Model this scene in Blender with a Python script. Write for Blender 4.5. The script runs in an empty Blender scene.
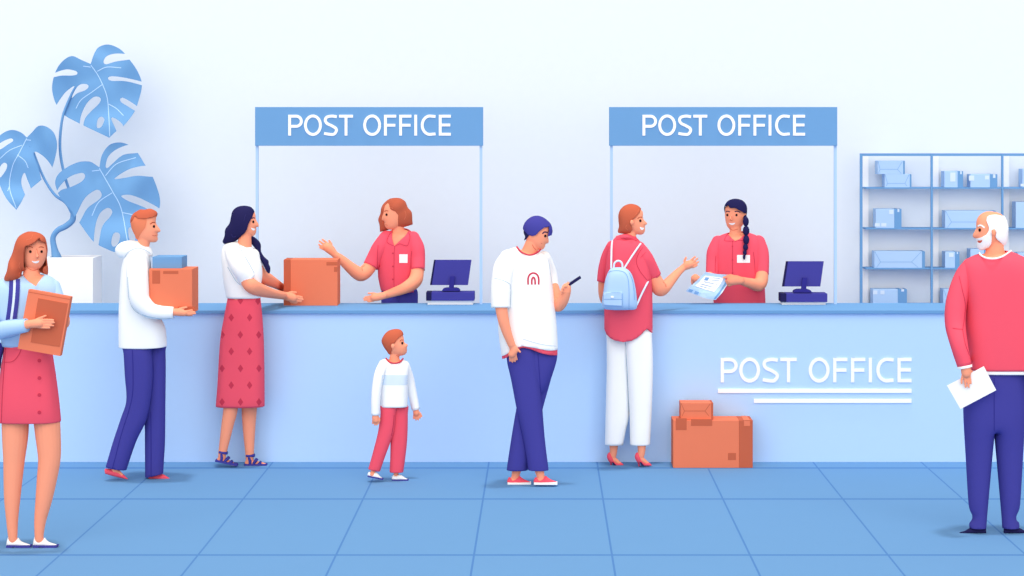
import bpy, bmesh, math
import numpy as np
from mathutils import Vector, Matrix
from mathutils.bvhtree import BVHTree
from mathutils.geometry import delaunay_2d_cdt

# ------------------------------------------------------------------ camera, sky, sun, exposure
H = 2.25                    # camera height
D = 14.0                    # distance to the counter front
F = 335.0 * D / H           # focal length in pixels of the 1024 px wide frame
VX, VY = 543.0, 127.0       # vanishing point
scn = bpy.context.scene
C = scn.collection
cam_d = bpy.data.cameras.new('camera'); cam = bpy.data.objects.new('camera', cam_d); C.objects.link(cam)
cam.location = (0, 0, H); cam.rotation_euler = (math.pi/2, 0, 0)
cam_d.sensor_width = 36; cam_d.lens = F/1024*36
cam_d.shift_x = (512-VX)/1024; cam_d.shift_y = -(288-VY)/1024
cam_d.clip_end = 200
scn.camera = cam
world = bpy.data.worlds.new('sky'); scn.world = world; world.use_nodes = True
world.node_tree.nodes['Background'].inputs[0].default_value = (1.0, .975, .93, 1)
world.node_tree.nodes['Background'].inputs[1].default_value = .7
sun_d = bpy.data.lights.new('sun', 'SUN'); sun = bpy.data.objects.new('sun', sun_d); C.objects.link(sun)
sun_d.energy = 1.15; sun_d.angle = math.radians(4); sun.location = (0, 10, 8)
sun.rotation_euler = (math.radians(4), math.radians(2), 0)
fill_d = bpy.data.lights.new('front_fill', 'SUN'); fill = bpy.data.objects.new('front_fill', fill_d); C.objects.link(fill)
fill_d.energy = 1.75; fill_d.color = (1, .955, .885); fill_d.angle = math.radians(80); fill.location = (0, -2, 5)      # added broad soft fill from the front, an unseen source
fill.rotation_euler = (math.radians(62), 0, 0)
scn.view_settings.view_transform = 'Standard'; scn.view_settings.look = 'None'
scn.view_settings.gamma = 1; scn.view_settings.use_curve_mapping = False
scn.view_settings.exposure = 0.26

# ------------------------------------------------------------------ materials
def lin(h):
    c = [int(h[i:i+2], 16)/255 for i in (0, 2, 4)]
    return [x/12.92 if x <= .04045 else ((x+.055)/1.055)**2.4 for x in c]
MATS = {}
def mat(name, hexc, k=1.0, rough=.9, spec=.05, noise=.012, scale=18):
    m = bpy.data.materials.new(name); m.use_nodes = True
    nt = m.node_tree; b = nt.nodes['Principled BSDF']
    c = [min(.985, x*k) for x in lin(hexc)]
    tc = nt.nodes.new('ShaderNodeTexCoord'); no = nt.nodes.new('ShaderNodeTexNoise')
    no.inputs['Scale'].default_value = scale
    mx = nt.nodes.new('ShaderNodeMix'); mx.data_type = 'RGBA'
    mx.inputs['A'].default_value = [max(0, x*(1-noise)) for x in c]+[1]
    mx.inputs['B'].default_value = [min(1, x*(1+noise)) for x in c]+[1]
    nt.links.new(tc.outputs['Object'], no.inputs['Vector'])
    nt.links.new(no.outputs['Fac'], mx.inputs['Factor'])
    nt.links.new(mx.outputs['Result'], b.inputs['Base Color'])
    b.inputs['Roughness'].default_value = rough
    b.inputs['Specular IOR Level'].default_value = spec
    MATS[name] = m
    return m
KA = 0.95                   # albedo scale
for n, h in dict(wall='EDF5FF', counter='B9D9FF', blue='76A9DD', skin='FB9778', skin_dark='DE6F57', navy='47459B', navy_dark='35328A', ink='262452',
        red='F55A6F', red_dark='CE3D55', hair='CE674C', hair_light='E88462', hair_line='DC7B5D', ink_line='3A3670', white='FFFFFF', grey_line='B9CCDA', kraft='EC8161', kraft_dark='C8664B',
        pale='BADAFF', pale_line='8CB6E6', pale_shade='DDEBFA', shirt_blue='BCDCFF', strap='D9E8FC', vein='BADAFF', eye='33201F', brow='B5573F', lip='D9644F', line_blue='79A6DA').items():
    mat(n, h, dict(wall=.90, counter=.98, pale=.88, shirt_blue=.86, blue=.85, red=.95, skin=1.15, hair=.86, navy=.93).get(n, KA))
mat('worktop', '76A9DD', .82)

def floor_mat():
    m = bpy.data.materials.new('floor_tiles'); m.use_nodes = True; nt = m.node_tree; N = nt.nodes; L = nt.links
    b = N['Principled BSDF']; b.inputs['Roughness'].default_value = .9; b.inputs['Specular IOR Level'].default_value = .05
    tc = N.new('ShaderNodeTexCoord'); sp = N.new('ShaderNodeSeparateXYZ'); L.new(tc.outputs['Object'], sp.inputs[0])
    def mth(op, a, bb=None):
        n = N.new('ShaderNodeMath'); n.operation = op
        for i, v in enumerate((a, bb)):
            if v is None: continue
            if isinstance(v, (int, float)): n.inputs[i].default_value = v
            else: L.new(v, n.inputs[i])
        return n.outputs[0]
    T = .7254
    u = mth('FRACT', mth('DIVIDE', sp.outputs[0], T))
    mask = mth('LESS_THAN', mth('ABSOLUTE', mth('SUBTRACT', u, .5)), .0055/T)
    for yj in (13.754, 12.608, 10.958, 9.0, 7.0, 5.0, 3.0, 1.0):
        w = .0085 + .016*(yj/14)**2
        mask = mth('MAXIMUM', mask, mth('LESS_THAN', mth('ABSOLUTE', mth('SUBTRACT', sp.outputs[1], yj)), w))
    mx = N.new('ShaderNodeMix'); mx.data_type = 'RGBA'
    L.new(mask, mx.inputs['Factor'])
    no = N.new('ShaderNodeTexNoise'); no.inputs['Scale'].default_value = 3
    m2 = N.new('ShaderNodeMix'); m2.data_type = 'RGBA'
    c = lin('76A9DD'); FK = FLOOR_K
    m2.inputs['A'].default_value = [x*FK*.99 for x in c]+[1]; m2.inputs['B'].default_value = [x*FK*1.01 for x in c]+[1]
    L.new(tc.outputs['Object'], no.inputs['Vector']); L.new(no.outputs['Fac'], m2.inputs['Factor'])
    L.new(m2.outputs['Result'], mx.inputs['A'])
    mx.inputs['B'].default_value = [x*FK for x in lin('5C90D0')]+[1]
    L.new(mx.outputs['Result'], b.inputs['Base Color'])
    return m
FLOOR_K = .72

# ------------------------------------------------------------------ geometry toolkit
def P(x, y, Y):
    return Vector(((x-VX)*Y/F, Y, H-(y-VY)*Y/F))
def Zm(ox, oy, s):
    return lambda pts: [(ox+p[0]/s, oy+p[1]/s)+tuple(p[2:]) for p in pts]
def cr(p0, p1, p2, p3, t):
    return .5*((2*p1)+(-p0+p2)*t+(2*p0-5*p1+4*p2-p3)*t*t+(-p0+3*p1-3*p2+p3)*t**3)
def curve(pts, n=6):                     # open Catmull-Rom through n-dim points
    A = [np.array(p, float) for p in pts]
    if len(A) < 3: 
        return [A[0]+(A[-1]-A[0])*t/n for t in range(n+1)]
    E = [2*A[0]-A[1]]+A+[2*A[-1]-A[-2]]
    out = []
    for i in range(1, len(E)-2):
        for k in range(n): out.append(cr(E[i-1], E[i], E[i+1], E[i+2], k/n))
    out.append(A[-1])
    return out
def loop(pts, step=2.0, smooth=True):    # closed outline; a third element 's' marks a sharp corner
    n = len(pts); A = [np.array(p[:2], float) for p in pts]; S = [len(p) > 2 for p in pts]
    if not smooth: S = [True]*n
    out = []
    for i in range(n):
        a, b = A[i], A[(i+1) % n]
        p0 = A[i-1] if not S[i] else 2*a-b
        p3 = A[(i+2) % n] if not S[(i+1) % n] else 2*b-a
        k = max(1, int(math.ceil(np.linalg.norm(b-a)/step)))
        for t in range(k): out.append(cr(p0, a, b, p3, t/k))
    return np.array(out)
def inpoly(q, poly):
    x, y = q[:, 0], q[:, 1]; r = np.zeros(len(q), bool); n = len(poly)
    for i in range(n):
        x0, y0 = poly[i-1]; x1, y1 = poly[i]
        if y0 == y1: continue
        c = ((y0 > y) != (y1 > y)) & (x < (x1-x0)*(y-y0)/(y1-y0)+x0)
        r ^= c
    return r
def pdist(q, poly):
    a = poly; b = np.roll(poly, -1, 0); d = np.full(len(q), 1e9)
    for i in range(len(a)):
        e = b[i]-a[i]; L2 = max(1e-12, e@e)
        t = np.clip(((q-a[i])@e)/L2, 0, 1)
        d = np.minimum(d, np.hypot(*(q-(a[i]+t[:, None]*e)).T))
    return d
def clip_y(poly, yb):
    out = []
    for i in range(len(poly)):
        a, b = poly[i-1], poly[i]
        if (a[1] <= yb) != (b[1] <= yb):
            t = (yb-a[1])/(b[1]-a[1]); out.append(a+(b-a)*t)
        if b[1] <= yb: out.append(b)
    return np.array(out)
def inset(poly, d):
    a = poly; t = np.roll(a, -1, 0)-np.roll(a, 1, 0)
    nrm = np.stack([-t[:, 1], t[:, 0]], 1); nrm /= np.maximum(1e-9, np.linalg.norm(nrm, axis=1))[:, None]
    area = .5*np.sum(a[:, 0]*np.roll(a[:, 1], -1)-np.roll(a[:, 0], -1)*a[:, 1])
    return a+nrm*d*(1 if area > 0 else -1)
def tri2d(poly, cuts, step, rings=True):
    edges = [(i, (i+1) % len(poly)) for i in range(len(poly))]
    V = [tuple(p) for p in poly]
    for c in cuts:
        o = len(V); V += [tuple(p) for p in c]; edges += [(o+i, o+(i+1) % len(c)) for i in range(len(c))]
    mn, mx = poly.min(0), poly.max(0)
    gx = np.arange(mn[0], mx[0]+step, step); gy = np.arange(mn[1], mx[1]+step, step*.866)
    G = np.array([(x+(step/2 if j % 2 else 0), y) for j, y in enumerate(gy) for x in gx])
    G = G[inpoly(G, poly)]
    if len(G): G = G[pdist(G, poly) > (step*.75 if rings else step*.4)]
    if rings:
        R = []
        for d in (.12*step, .45*step):
            r = inset(poly, d); r = r[inpoly(r, poly)]
            if len(r): r = r[pdist(r, poly) > d*.8]; R.append(r)
        G = np.concatenate([G]+R) if len(G) else np.concatenate(R)
    for c in cuts:
        if len(G): G = G[pdist(G, np.array(c)) > .2*step]
    V += [tuple(p) for p in G]
    r = delaunay_2d_cdt([Vector(v) for v in V], edges, [], 0, 1e-4)
    Q = np.array([tuple(v) for v in r[0]]); T = np.array([t for t in r[2] if len(t) == 3])
    T = T[inpoly(Q[T].mean(1), poly)]
    a, b, c = Q[T[:, 0]], Q[T[:, 1]], Q[T[:, 2]]
    ar = (b[:, 0]-a[:, 0])*(c[:, 1]-a[:, 1])-(b[:, 1]-a[:, 1])*(c[:, 0]-a[:, 0])
    T = T[np.abs(ar) > 1e-9]; ar = ar[np.abs(ar) > 1e-9]
    T[ar > 0] = T[ar > 0][:, ::-1]       # facing the viewer once z is up
    return Q, T
def poisson(Q, T, fixed):
    n = len(Q); I = []; J = []; W = []; area = np.zeros(n)
    for k in range(3):
        i, j, o = T[:, k], T[:, (k+1) % 3], T[:, (k+2) % 3]
        u, v = Q[i]-Q[o], Q[j]-Q[o]
        cs = (u*v).sum(1); sn = np.abs(u[:, 0]*v[:, 1]-u[:, 1]*v[:, 0])
        w = np.maximum(.5*cs/np.maximum(sn, 1e-9), 1e-4)
        I.append(i); J.append(j); W.append(w)
        np.add.at(area, i, sn/6)
    I = np.concatenate(I); J = np.concatenate(J); W = np.concatenate(W)
    dg = np.bincount(I, W, n)+np.bincount(J, W, n)+1e-12
    free = ~fixed
    def A(x):
        return (dg*x-np.bincount(I, W*x[J], n)-np.bincount(J, W*x[I], n))*free
    b = area*free; x = np.zeros(n); r = b-A(x); z = r/dg; p = z.copy(); rz = r@z
    for _ in range(600):
        Ap = A(p); al = rz/max(p@Ap, 1e-30); x += al*p; r -= al*Ap
        if np.linalg.norm(r) < 1e-6*np.linalg.norm(b): break
        z = r/dg; rn = r@z; p = z+rn/rz*p; rz = rn
    return np.maximum(x, 0)
def dyfn(dy):
    if not isinstance(dy, (list, tuple)): return lambda q: np.full(len(q), float(dy))
    K = np.array(dy, float)
    def f(q):
        d2 = ((q[:, None, :]-K[None, :, :2])**2).sum(2)+4
        w = d2**-1.5
        return (w*K[:, 2]).sum(1)/w.sum(1)
    return f
class M:                                 # a mesh under construction
    def __init__(s): s.v = []; s.f = []; s.m = []
    def add(s, v, f, mi=0):
        o = len(s.v); s.v += [tuple(p) for p in v]; s.f += [tuple(int(i)+o for i in q) for q in f]; s.m += [mi]*len(f); return s
    def join(s, *others, mi=None):
        for o in others: 
            k = len(s.v); s.v += o.v; s.f += [tuple(i+k for i in q) for q in o.f]; s.m += (o.m if mi is None else [mi]*len(o.f))
        return s
    def bvh(s): return BVHTree.FromPolygons([Vector(p) for p in s.v], s.f)
def inflate(out, Y0, dy=0, hs=1.0, hmax=.14, step=2.6, cuts=(), front=(), ins=0, yclip=None, smooth=True):
    """rounded closed form from a silhouette; 'cuts' open it on both sides, 'front' only on the near side"""
    poly = loop(out, step*.8, smooth) if not isinstance(out, np.ndarray) else out
    if yclip is not None: poly = clip_y(poly, yclip)
    if ins: poly = inset(poly, ins)
    hm = .7*hmax/Y0
    sh = lambda c: [(p[0]-(p[0]-VX)*hm, p[1]-(p[1]-VY)*hm)+tuple(p[2:]) for p in c]
    cuts = [sh(c) for c in cuts]; front = [sh(c) for c in front]
    cc = [loop(c, step*.8, False) if not (len(c[0]) > 2 and c[0][2] == 'c') else loop([p[:2] for p in c], step*.8) for c in list(cuts)+list(front)]
    Q, T = tri2d(poly, cc, step)
    fixed = pdist(Q, poly) < 2e-3
    u = poisson(Q, T, fixed)
    h = np.sqrt(2*u)*hs*Y0/F; h = h/(1+(h/hmax)**4)**.25
    dv = dyfn(dy)(Q)
    n = len(Q); ctr = Q[T].mean(1)
    kb = np.zeros(len(T), bool); kf = np.zeros(len(T), bool)
    for i, c in enumerate(cc):
        k = inpoly(ctr, c); kf |= k
        if i < len(cuts): kb |= k
    V = []; 
    for s in (-1, 1):
        for i in range(n):
            p = P(Q[i, 0], Q[i, 1], Y0+dv[i]); p.y += s*h[i]; V.append(p)
    bi = np.where(fixed, np.arange(n), np.arange(n)+n)
    Fc = [tuple(t) for t in T[~kf]]+[tuple(bi[t][::-1]) for t in T[~kb]]
    used = sorted({i for f in Fc for i in f}); mp = {o: k for k, o in enumerate(used)}
    return M().add([V[i] for i in used], [tuple(mp[i] for i in f) for f in Fc])
def slab(out, Y0, th=.01, dy=0, cuts=(), step=4, smooth=False, mi=0):
    """plate of thickness th cut to an outline, near face at Y0+dy"""
    poly = loop(out, step, smooth) if not isinstance(out, np.ndarray) else out
    cc = [loop(c, step*.7, smooth) for c in cuts]
    Q, T = tri2d(poly, cc, step, rings=False)
    ctr = Q[T].mean(1); k = np.zeros(len(T), bool)
    for c in cc: k |= inpoly(ctr, c)
    T = T[~k]; dv = dyfn(dy)(Q); n = len(Q)
    V = [P(Q[i, 0], Q[i, 1], Y0+dv[i]) for i in range(n)]
    V += [Vector((p.x, p.y+th, p.z)) for p in V]
    return shell(V, T, n, mi)
def shell(V, T, n, mi=0):
    E = {}
    for t in T:
        for a, b in ((t[0], t[1]), (t[1], t[2]), (t[2], t[0])): E[(int(a), int(b))] = 1
    Fc = [tuple(t) for t in T]+[tuple(int(i)+n for i in t[::-1]) for t in T]
    for a, b in E:
        if (b, a) not in E: Fc.append((b, a, a+n, b+n))
    used = sorted({int(i) for f in Fc for i in f}); mp = {o: k for k, o in enumerate(used)}
    return M().add([V[i] for i in used], [tuple(mp[int(i)] for i in f) for f in Fc], mi)
CAM = Vector((0, 0, H))
def onto(bv, x, y, lift):
    d = (P(x, y, 10)-CAM).normalized()
    r = bv.ray_cast(CAM, d)
    if r[0] is None: return None, None
    return r[0]-d*lift, r[0]+d*.0015
def decal(out, bv, lift=.0015, step=1.2, smooth=True, mirror=None, mi=0, print_=False):
    """thin patch lying on the surface of another form"""
    poly = loop(out, step, smooth) if not isinstance(out, np.ndarray) else out
    Q, T = tri2d(poly, [], step, rings=False)
    n = len(Q); Fr = []; Bk = []; ok = np.ones(n, bool)
    for i in range(n):
        a, b = onto(bv, Q[i, 0], Q[i, 1], lift)
        if a is None: ok[i] = False; a = b = Vector((0, 0, 0))
        Fr.append(a); Bk.append(b)
    T = T[ok[T].all(1)]
    if len(T):                           # drop triangles that fall off an edge
        yy = np.array([p.y for p in Fr])[T]; T = T[(yy.max(1)-yy.min(1)) < .05]
    if print_ and len(T):                # a print on the cloth: outer face only
        us = sorted(set(T.ravel().tolist())); mp = {o: k for k, o in enumerate(us)}
        m = M().add([Fr[i] for i in us], [tuple(mp[int(i)] for i in t) for t in T], 1)
    else: m = shell(Fr+Bk, T, n, mi) if len(T) else M()
    if mirror is not None and m.v: m.join(mirrored(m, mirror))
    return m
def mirrored(m, Yc):
    r = M(); r.v = [(x, 2*Yc-y, z) for x, y, z in m.v]; r.f = [f[::-1] for f in m.f]; r.m = list(m.m); return r
def ribbon(pts, w):
    A = np.array(pts, float); n = len(A); t = np.zeros_like(A)
    for i in range(n):
        d0 = A[i]-A[i-1] if i else A[1]-A[0]; d1 = A[i+1]-A[i] if i < n-1 else A[-1]-A[-2]
        d0 = d0/max(1e-9, np.linalg.norm(d0)); d1 = d1/max(1e-9, np.linalg.norm(d1))
        s = d0+d1; s /= max(1e-9, np.linalg.norm(s)); c = max(.5, s@d0); t[i] = np.array([-s[1], s[0]])/c
    W = w/2 if np.isscalar(w) else np.array(w)[:, None]/2
    return A+t*W, A-t*W
def line(pts, bv, w=.7, lift=.0022, n=9, mirror=None, mi=1):
    """thin drawn line lying on a surface"""
    A = curve([p[:2] for p in pts], n); L, R = ribbon(A, w)
    m = M(); runs = []; prev = None
    for i in range(len(A)):
        q = []
        for x, y in (L[i], R[i]): q += list(onto(bv, x, y, lift))
        if any(v is None for v in q): prev = None; continue
        if prev is None or max(abs(q[k].y-prev[k].y) for k in range(4)) >= .04: runs.append([])
        runs[-1].append(q); prev = q
    for r in runs:
        if len(r) < 2: continue
        n_ = len(r)
        if mi: m.add([v for q in r for v in (q[0], q[2])], [(2*k, 2*k+1, 2*k+3, 2*k+2) for k in range(n_-1)], mi)
        else:
            Fc = [(0, 1, 3, 2), (4*n_-4, 4*n_-2, 4*n_-1, 4*n_-3)]
            for k in range(n_-1):
                o = 4*k; Fc += [(o, o+2, o+6, o+4), (o+1, o+5, o+7, o+3), (o, o+4, o+5, o+1), (o+2, o+3, o+7, o+6)]
            m.add([v for q in r for v in q], Fc, mi)
    # keep every face turned outwards (towards the viewer side of the surface)
    for k, f in enumerate(m.f):
        if mi:
            p = [Vector(m.v[t]) for t in f]; nn = (p[1]-p[0]).cross(p[2]-p[0])
            if nn.dot(CAM-p[0]) < 0: m.f[k] = f[::-1]
    if mirror is not None and m.v: m.join(mirrored(m, mirror))
    return m
def tube(pts, Y0, n=6, sides=18, flat=(False, False), ds=1.0, mi=0):
    """tapering limb: points (x, y, r[, dy]) with x, y, r in px at depth Y0+dy"""
    K = []
    for p in pts:
        dy = p[3] if len(p) > 3 else 0
        q = P(p[0], p[1], Y0+dy); K.append((q.x, q.y, q.z, p[2]*(Y0+dy)/F))
    A = curve(K, n); pos = [Vector(a[:3]) for a in A]; rad = [max(.0005, a[3]) for a in A]
    seq = [(pos[i], rad[i], i) for i in range(len(A))]
    d0 = (pos[0]-pos[1]).normalized(); d1 = (pos[-1]-pos[-2]).normalized()
    cap = (90, 72, 54, 36, 18)
    pre = [] if flat[0] else [(pos[0]+d0*rad[0]*math.sin(math.radians(a)), rad[0]*math.cos(math.radians(a)), 0) for a in cap[1:]]
    post = [] if flat[1] else [(pos[-1]+d1*rad[-1]*math.sin(math.radians(a)), rad[-1]*math.cos(math.radians(a)), len(A)-1) for a in cap[:0:-1]]
    full = pre+seq+post
    nr = None; V = []; Fc = []
    for q, r, i in full:
        t = (pos[min(i+1, len(A)-1)]-pos[max(i-1, 0)]).normalized()
        if nr is None:
            ref = Vector((0, 1, 0)) if abs(t.y) < .9 else Vector((1, 0, 0)); nr = t.cross(ref).normalized()
        else: nr = (nr-t*nr.dot(t)).normalized()
        bn = t.cross(nr)
        for k in range(sides):
            a = 2*math.pi*k/sides; off = nr*math.cos(a)*r+bn*math.sin(a)*r
            if ds != 1: off.y *= ds
            V.append(q+off)
    m = len(full)
    for j in range(m-1):
        for k in range(sides):
            a, b = j*sides+k, j*sides+(k+1) % sides; Fc.append((a, b, b+sides, a+sides))
    for j, e in ((0, 0), (m-1, 1)):
        c = len(V); V.append(full[j][0]+(0 if flat[e] else 1)*(d0 if e == 0 else d1)*full[j][1]*.15)
        for k in range(sides):
            a, b = j*sides+k, j*sides+(k+1) % sides
            Fc.append((c, b, a) if e == 0 else (c, a, b))
    return M().add(V, Fc, mi)
def ball(x, y, rx, ry, Y0, dy=0, rz=None, mi=0, n=14):
    c = P(x, y, Y0+dy); s = (Y0+dy)/F; rz = rx if rz is None else rz; V = []; Fc = []
    for i in range(n//2+1):
        th = math.pi*i/(n//2)
        for k in range(n):
            a = 2*math.pi*k/n
            V.append(c+Vector((rx*s*math.sin(th)*math.cos(a), rz*s*math.sin(th)*math.sin(a), ry*s*math.cos(th))))
    for i in range(n//2):
        for k in range(n):
            a, b = i*n+k, i*n+(k+1) % n; Fc.append((a, a+n, b+n, b))
    return M().add(V, Fc, mi)
def box(x0, x1, y0, y1, z0, z1, bev=.003, mi=0):
    bm = bmesh.new(); bmesh.ops.create_cube(bm, size=1)
    for v in bm.verts: v.co = Vector(((x0+x1)/2+v.co.x*(x1-x0), (y0+y1)/2+v.co.y*(y1-y0), (z0+z1)/2+v.co.z*(z1-z0)))
    if bev: bmesh.ops.bevel(bm, geom=bm.edges[:], offset=min(bev, abs(x1-x0)/3, abs(y1-y0)/3, abs(z1-z0)/3), segments=2, affect='EDGES', profile=.6)
    bm.verts.index_update()
    m = M().add([v.co[:] for v in bm.verts], [[v.index for v in f.verts] for f in bm.faces], mi); bm.free(); return m
def pspan(x0, x1, y0, y1, Yf, dep):      # real box whose silhouette, top and sides included, spans the px rectangle
    Yb = Yf+dep
    X0 = (x0-VX)/F*(Yb if x0 > VX else Yf); X1 = (x1-VX)/F*(Yb if x1 < VX else Yf)
    zt = H-(y0-VY)/F*(Yb if y0 > VY else Yf); zb = H-(y1-VY)/F*Yf
    return X0, X1, Yf, Yb, zb, zt
# ------------------------------------------------------------------ objects
def obj(name, m, mats, parent=None, smooth=False, solid=0, label=None, cat=None, group=None, kind=None, origin=None):
    root = parent
    while root is not None and root.parent is not None: root = root.parent
    if root is not None: o0 = Vector(root.location)
    elif origin is not None: o0 = Vector(origin)
    else:
        A = np.array(m.v); mn, mx = A.min(0), A.max(0); o0 = Vector(((mn[0]+mx[0])/2, (mn[1]+mx[1])/2, mn[2]))
    me = bpy.data.meshes.new(name)
    me.from_pydata([(p[0]-o0.x, p[1]-o0.y, p[2]-o0.z) for p in m.v], [], m.f); me.update()
    for k in ([mats] if isinstance(mats, str) else mats): me.materials.append(MATS[k] if isinstance(k, str) else k)
    me.polygons.foreach_set('material_index', m.m)
    if smooth: me.polygons.foreach_set('use_smooth', [k == 0 for k in m.m])
    o = bpy.data.objects.new(name, me); C.objects.link(o)
    if parent is not None: o.parent = parent
    else: o.location = o0
    if solid:
        md = o.modifiers.new('thickness', 'SOLIDIFY'); md.thickness = solid; md.offset = -1
    return tag(o, label, cat, group, kind)
def tag(o, label=None, cat=None, group=None, kind=None):
    for k, v in (('label', label), ('category', cat), ('group', group), ('kind', kind)):
        if v: o[k] = v
    return o
def thing(name, label, cat, loc, group=None):
    o = bpy.data.objects.new(name, None); C.objects.link(o); o.location = loc; o.empty_display_size = .1
    return tag(o, label, cat, group)
def fuse(m, vox=.0035, it=2):             # union of the pieces as one continuous skin
    me = bpy.data.meshes.new('tmp'); me.from_pydata(m.v, [], m.f); me.update()
    o = bpy.data.objects.new('tmp', me); C.objects.link(o)
    r = o.modifiers.new('r', 'REMESH'); r.mode = 'VOXEL'; r.voxel_size = vox
    s = o.modifiers.new('s', 'SMOOTH'); s.factor = .5; s.iterations = it
    dg = bpy.context.evaluated_depsgraph_get(); e = o.evaluated_get(dg); t = e.to_mesh()
    n = len(t.vertices); co = np.empty(n*3); t.vertices.foreach_get('co', co); co = co.reshape(-1, 3)
    out = M().add(co.tolist(), [tuple(p.vertices) for p in t.polygons])
    e.to_mesh_clear(); bpy.data.objects.remove(o); bpy.data.meshes.remove(me)
    return out
def hand(palm, fingers, Y0, dy, r=1.35, thumb=None, tr=1.5, sides=10):
    """palm: tube points; fingers: lists of joints (x, y[, ddy]); each its own tapering chain"""
    m = tube([(x, y, q, dy) for x, y, q in palm], Y0, sides=14)
    for f in fingers+([thumb] if thumb else []):
        rr = .9*(tr if f is thumb else r)
        m.join(tube([(p[0], p[1], rr*(1-.2*i/max(1, len(f)-1)), dy+(p[2] if len(p) > 2 else 0)) for i, p in enumerate(f)], Y0, n=4, sides=sides))
    return m
# ------------------------------------------------------------------ the room
MATS['floor_tiles'] = floor_mat()
obj('floor', box(-9, 9, -6, 15.8, -.1, 0, 0), 'floor_tiles', kind='structure', origin=(0, 0, 0))
obj('wall_back', box(-7, 7, 15.8, 15.95, 0, 4.2, 0), 'wall', kind='structure')

# service counter and its worktop
CT = H-(310.4-VY)*13.97/F      # worktop height
cb = CT-.022
cnt = thing('service_counter', 'long pale blue service counter front below the blue worktop, with white POST OFFICE lettering', 'counter', (0, 14.0, 0))
obj('front_panel', box(-4.6, 4.6, 14.0, 14.03, .0, cb, .001), 'counter', cnt)
obj('back_frame', M().join(box(-4.6, 4.6, 14.45, 14.48, .0, cb, .001), box(-4.6, -4.57, 14.03, 14.45, 0, cb, 0), box(4.57, 4.6, 14.03, 14.45, 0, cb, 0)), 'counter', cnt)
obj('countertop', box(-4.65, 4.65, 13.97, 14.557, cb, CT, .002), 'worktop', label='long blue worktop lying on the pale blue service counter', cat='countertop')

LW = [('P', 288.2, 302.7), ('O', 304, 321.8), ('S', 323.8, 337.8), ('T', 339, 353), ('O', 363.2, 381), ('F', 384, 396.2), ('F', 399.2, 411.4), ('I', 414.2, 417.2), ('C', 420.8, 435.5), ('E', 438.8, 450.8)]
def arc(cx, cy, rx, ry, a0, a1, n=16):
    return [(cx+rx*math.cos(math.radians(a0+(a1-a0)*i/n)), cy+ry*math.sin(math.radians(a0+(a1-a0)*i/n))) for i in range(n+1)]
def glyph(ch, w, h, s):
    a = s/2; R = []
    if ch == 'P': R = [[(a, 0), (a, h)], [(a, a)]+arc(w*.55, h*.31-.0, w*.45-a, h*.31-a, -90, 90)+[(a, h*.62-a)]]
    if ch == 'O': R = [arc(w/2, h/2, w/2-a, h/2-a+.25, 0, 360, 40)]
    if ch == 'T': R = [[(0, a), (w, a)], [(w/2, a), (w/2, h)]]
    if ch == 'I': R = [[(w/2, 0), (w/2, h)]]
    if ch == 'F': R = [[(a, h), (a, 0)], [(a, a), (w, a)], [(a, h*.5), (w*.93, h*.5)]]
    if ch == 'E': R = [[(a, h), (a, 0)], [(a, a), (w, a)], [(a, h*.49), (w*.95, h*.49)], [(a, h-a), (w, h-a)]]
    if ch == 'C': R = [[(w, a+.35)]+arc(w*.62, h/2, w*.62-a, h/2-a+.2, -82, -278, 24)+[(w, h-a-.35)]]
    if ch == 'S': R = [[tuple(p) for p in curve([(w*.93, a+.55), (w*.55, a-.1), (w*.2, h*.12), (a+.05, h*.27), (w*.24, h*.42), (w*.55, h*.52), (w*.85, h*.65), (w-a-.1, h*.78), (w*.72, h*.93), (w*.42, h-a+.1), (w*.02, h-a-.8)], 5)]]
    return R
def lettering(x0, y0, k, Y, th, s=2.8, h=20.8):
    m = M()
    for ch, a, b in LW:
        for j, r in enumerate(glyph(ch, b-a, h, s)):
            L, R = ribbon(r, s); q = M(); V = []
            for i in range(len(L)):
                for p in (L[i], R[i]):
                    w = P(x0+(a-288.2+p[0])*k, y0+p[1]*k, Y)-Vector((0, .0004*j, 0)); V += [w, w+Vector((0, th+.0008*j, 0))]
            n = len(L); Fc = [(0, 1, 3, 2), (4*n-4, 4*n-2, 4*n-1, 4*n-3)]
            for i in range(n-1):
                o = 4*i; Fc += [(o, o+2, o+6, o+4), (o+1, o+5, o+7, o+3), (o, o+4, o+5, o+1), (o+2, o+3, o+7, o+6)]
            m.add(V, Fc)
    return m
obj('lettering', lettering(720.7, 358, 1.174, 13.992, .012), 'white', cnt, label='white words POST OFFICE on the counter front')
for a, b, c, d in ((718, 911.6, 389, 393), (754, 911.6, 399, 403)):
    X0, X1, _, _, zb, zt = pspan(a, b, c, d, 13.992, 0)
    obj('underline', box(X0, X1, 13.99, 14.004, zb, zt, .001), 'white', cnt, label='white stripe under the lettering')

# sign frames over the two service windows
for sx, who in ((0, 'over the short haired clerk'), (354.3, 'over the clerk with the plait')):
    Ys = 14.46
    r = thing('service_window_sign', 'blue POST OFFICE sign on two slim posts '+who, 'sign', P(369+sx, 303.8, Ys))
    X0, X1, _, _, zb, zt = pspan(255+sx, 483+sx, 107, 145.8, Ys-.03, 0)
    obj('sign_board', box(X0, X1, Ys-.03, Ys+.03, zb, zt, .002), 'blue', r)
    obj('lettering', lettering(288.2+sx, 114.8, 1, Ys-.036, .01), 'white', r, label='white raised words POST OFFICE')
    for px in (257.2+sx, 481+sx):
        q = P(px, 200, Ys); w = .0095
        obj('post', box(q.x-w, q.x+w, Ys-w, Ys+w, CT, zb, .001), 'pale', r)

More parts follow.
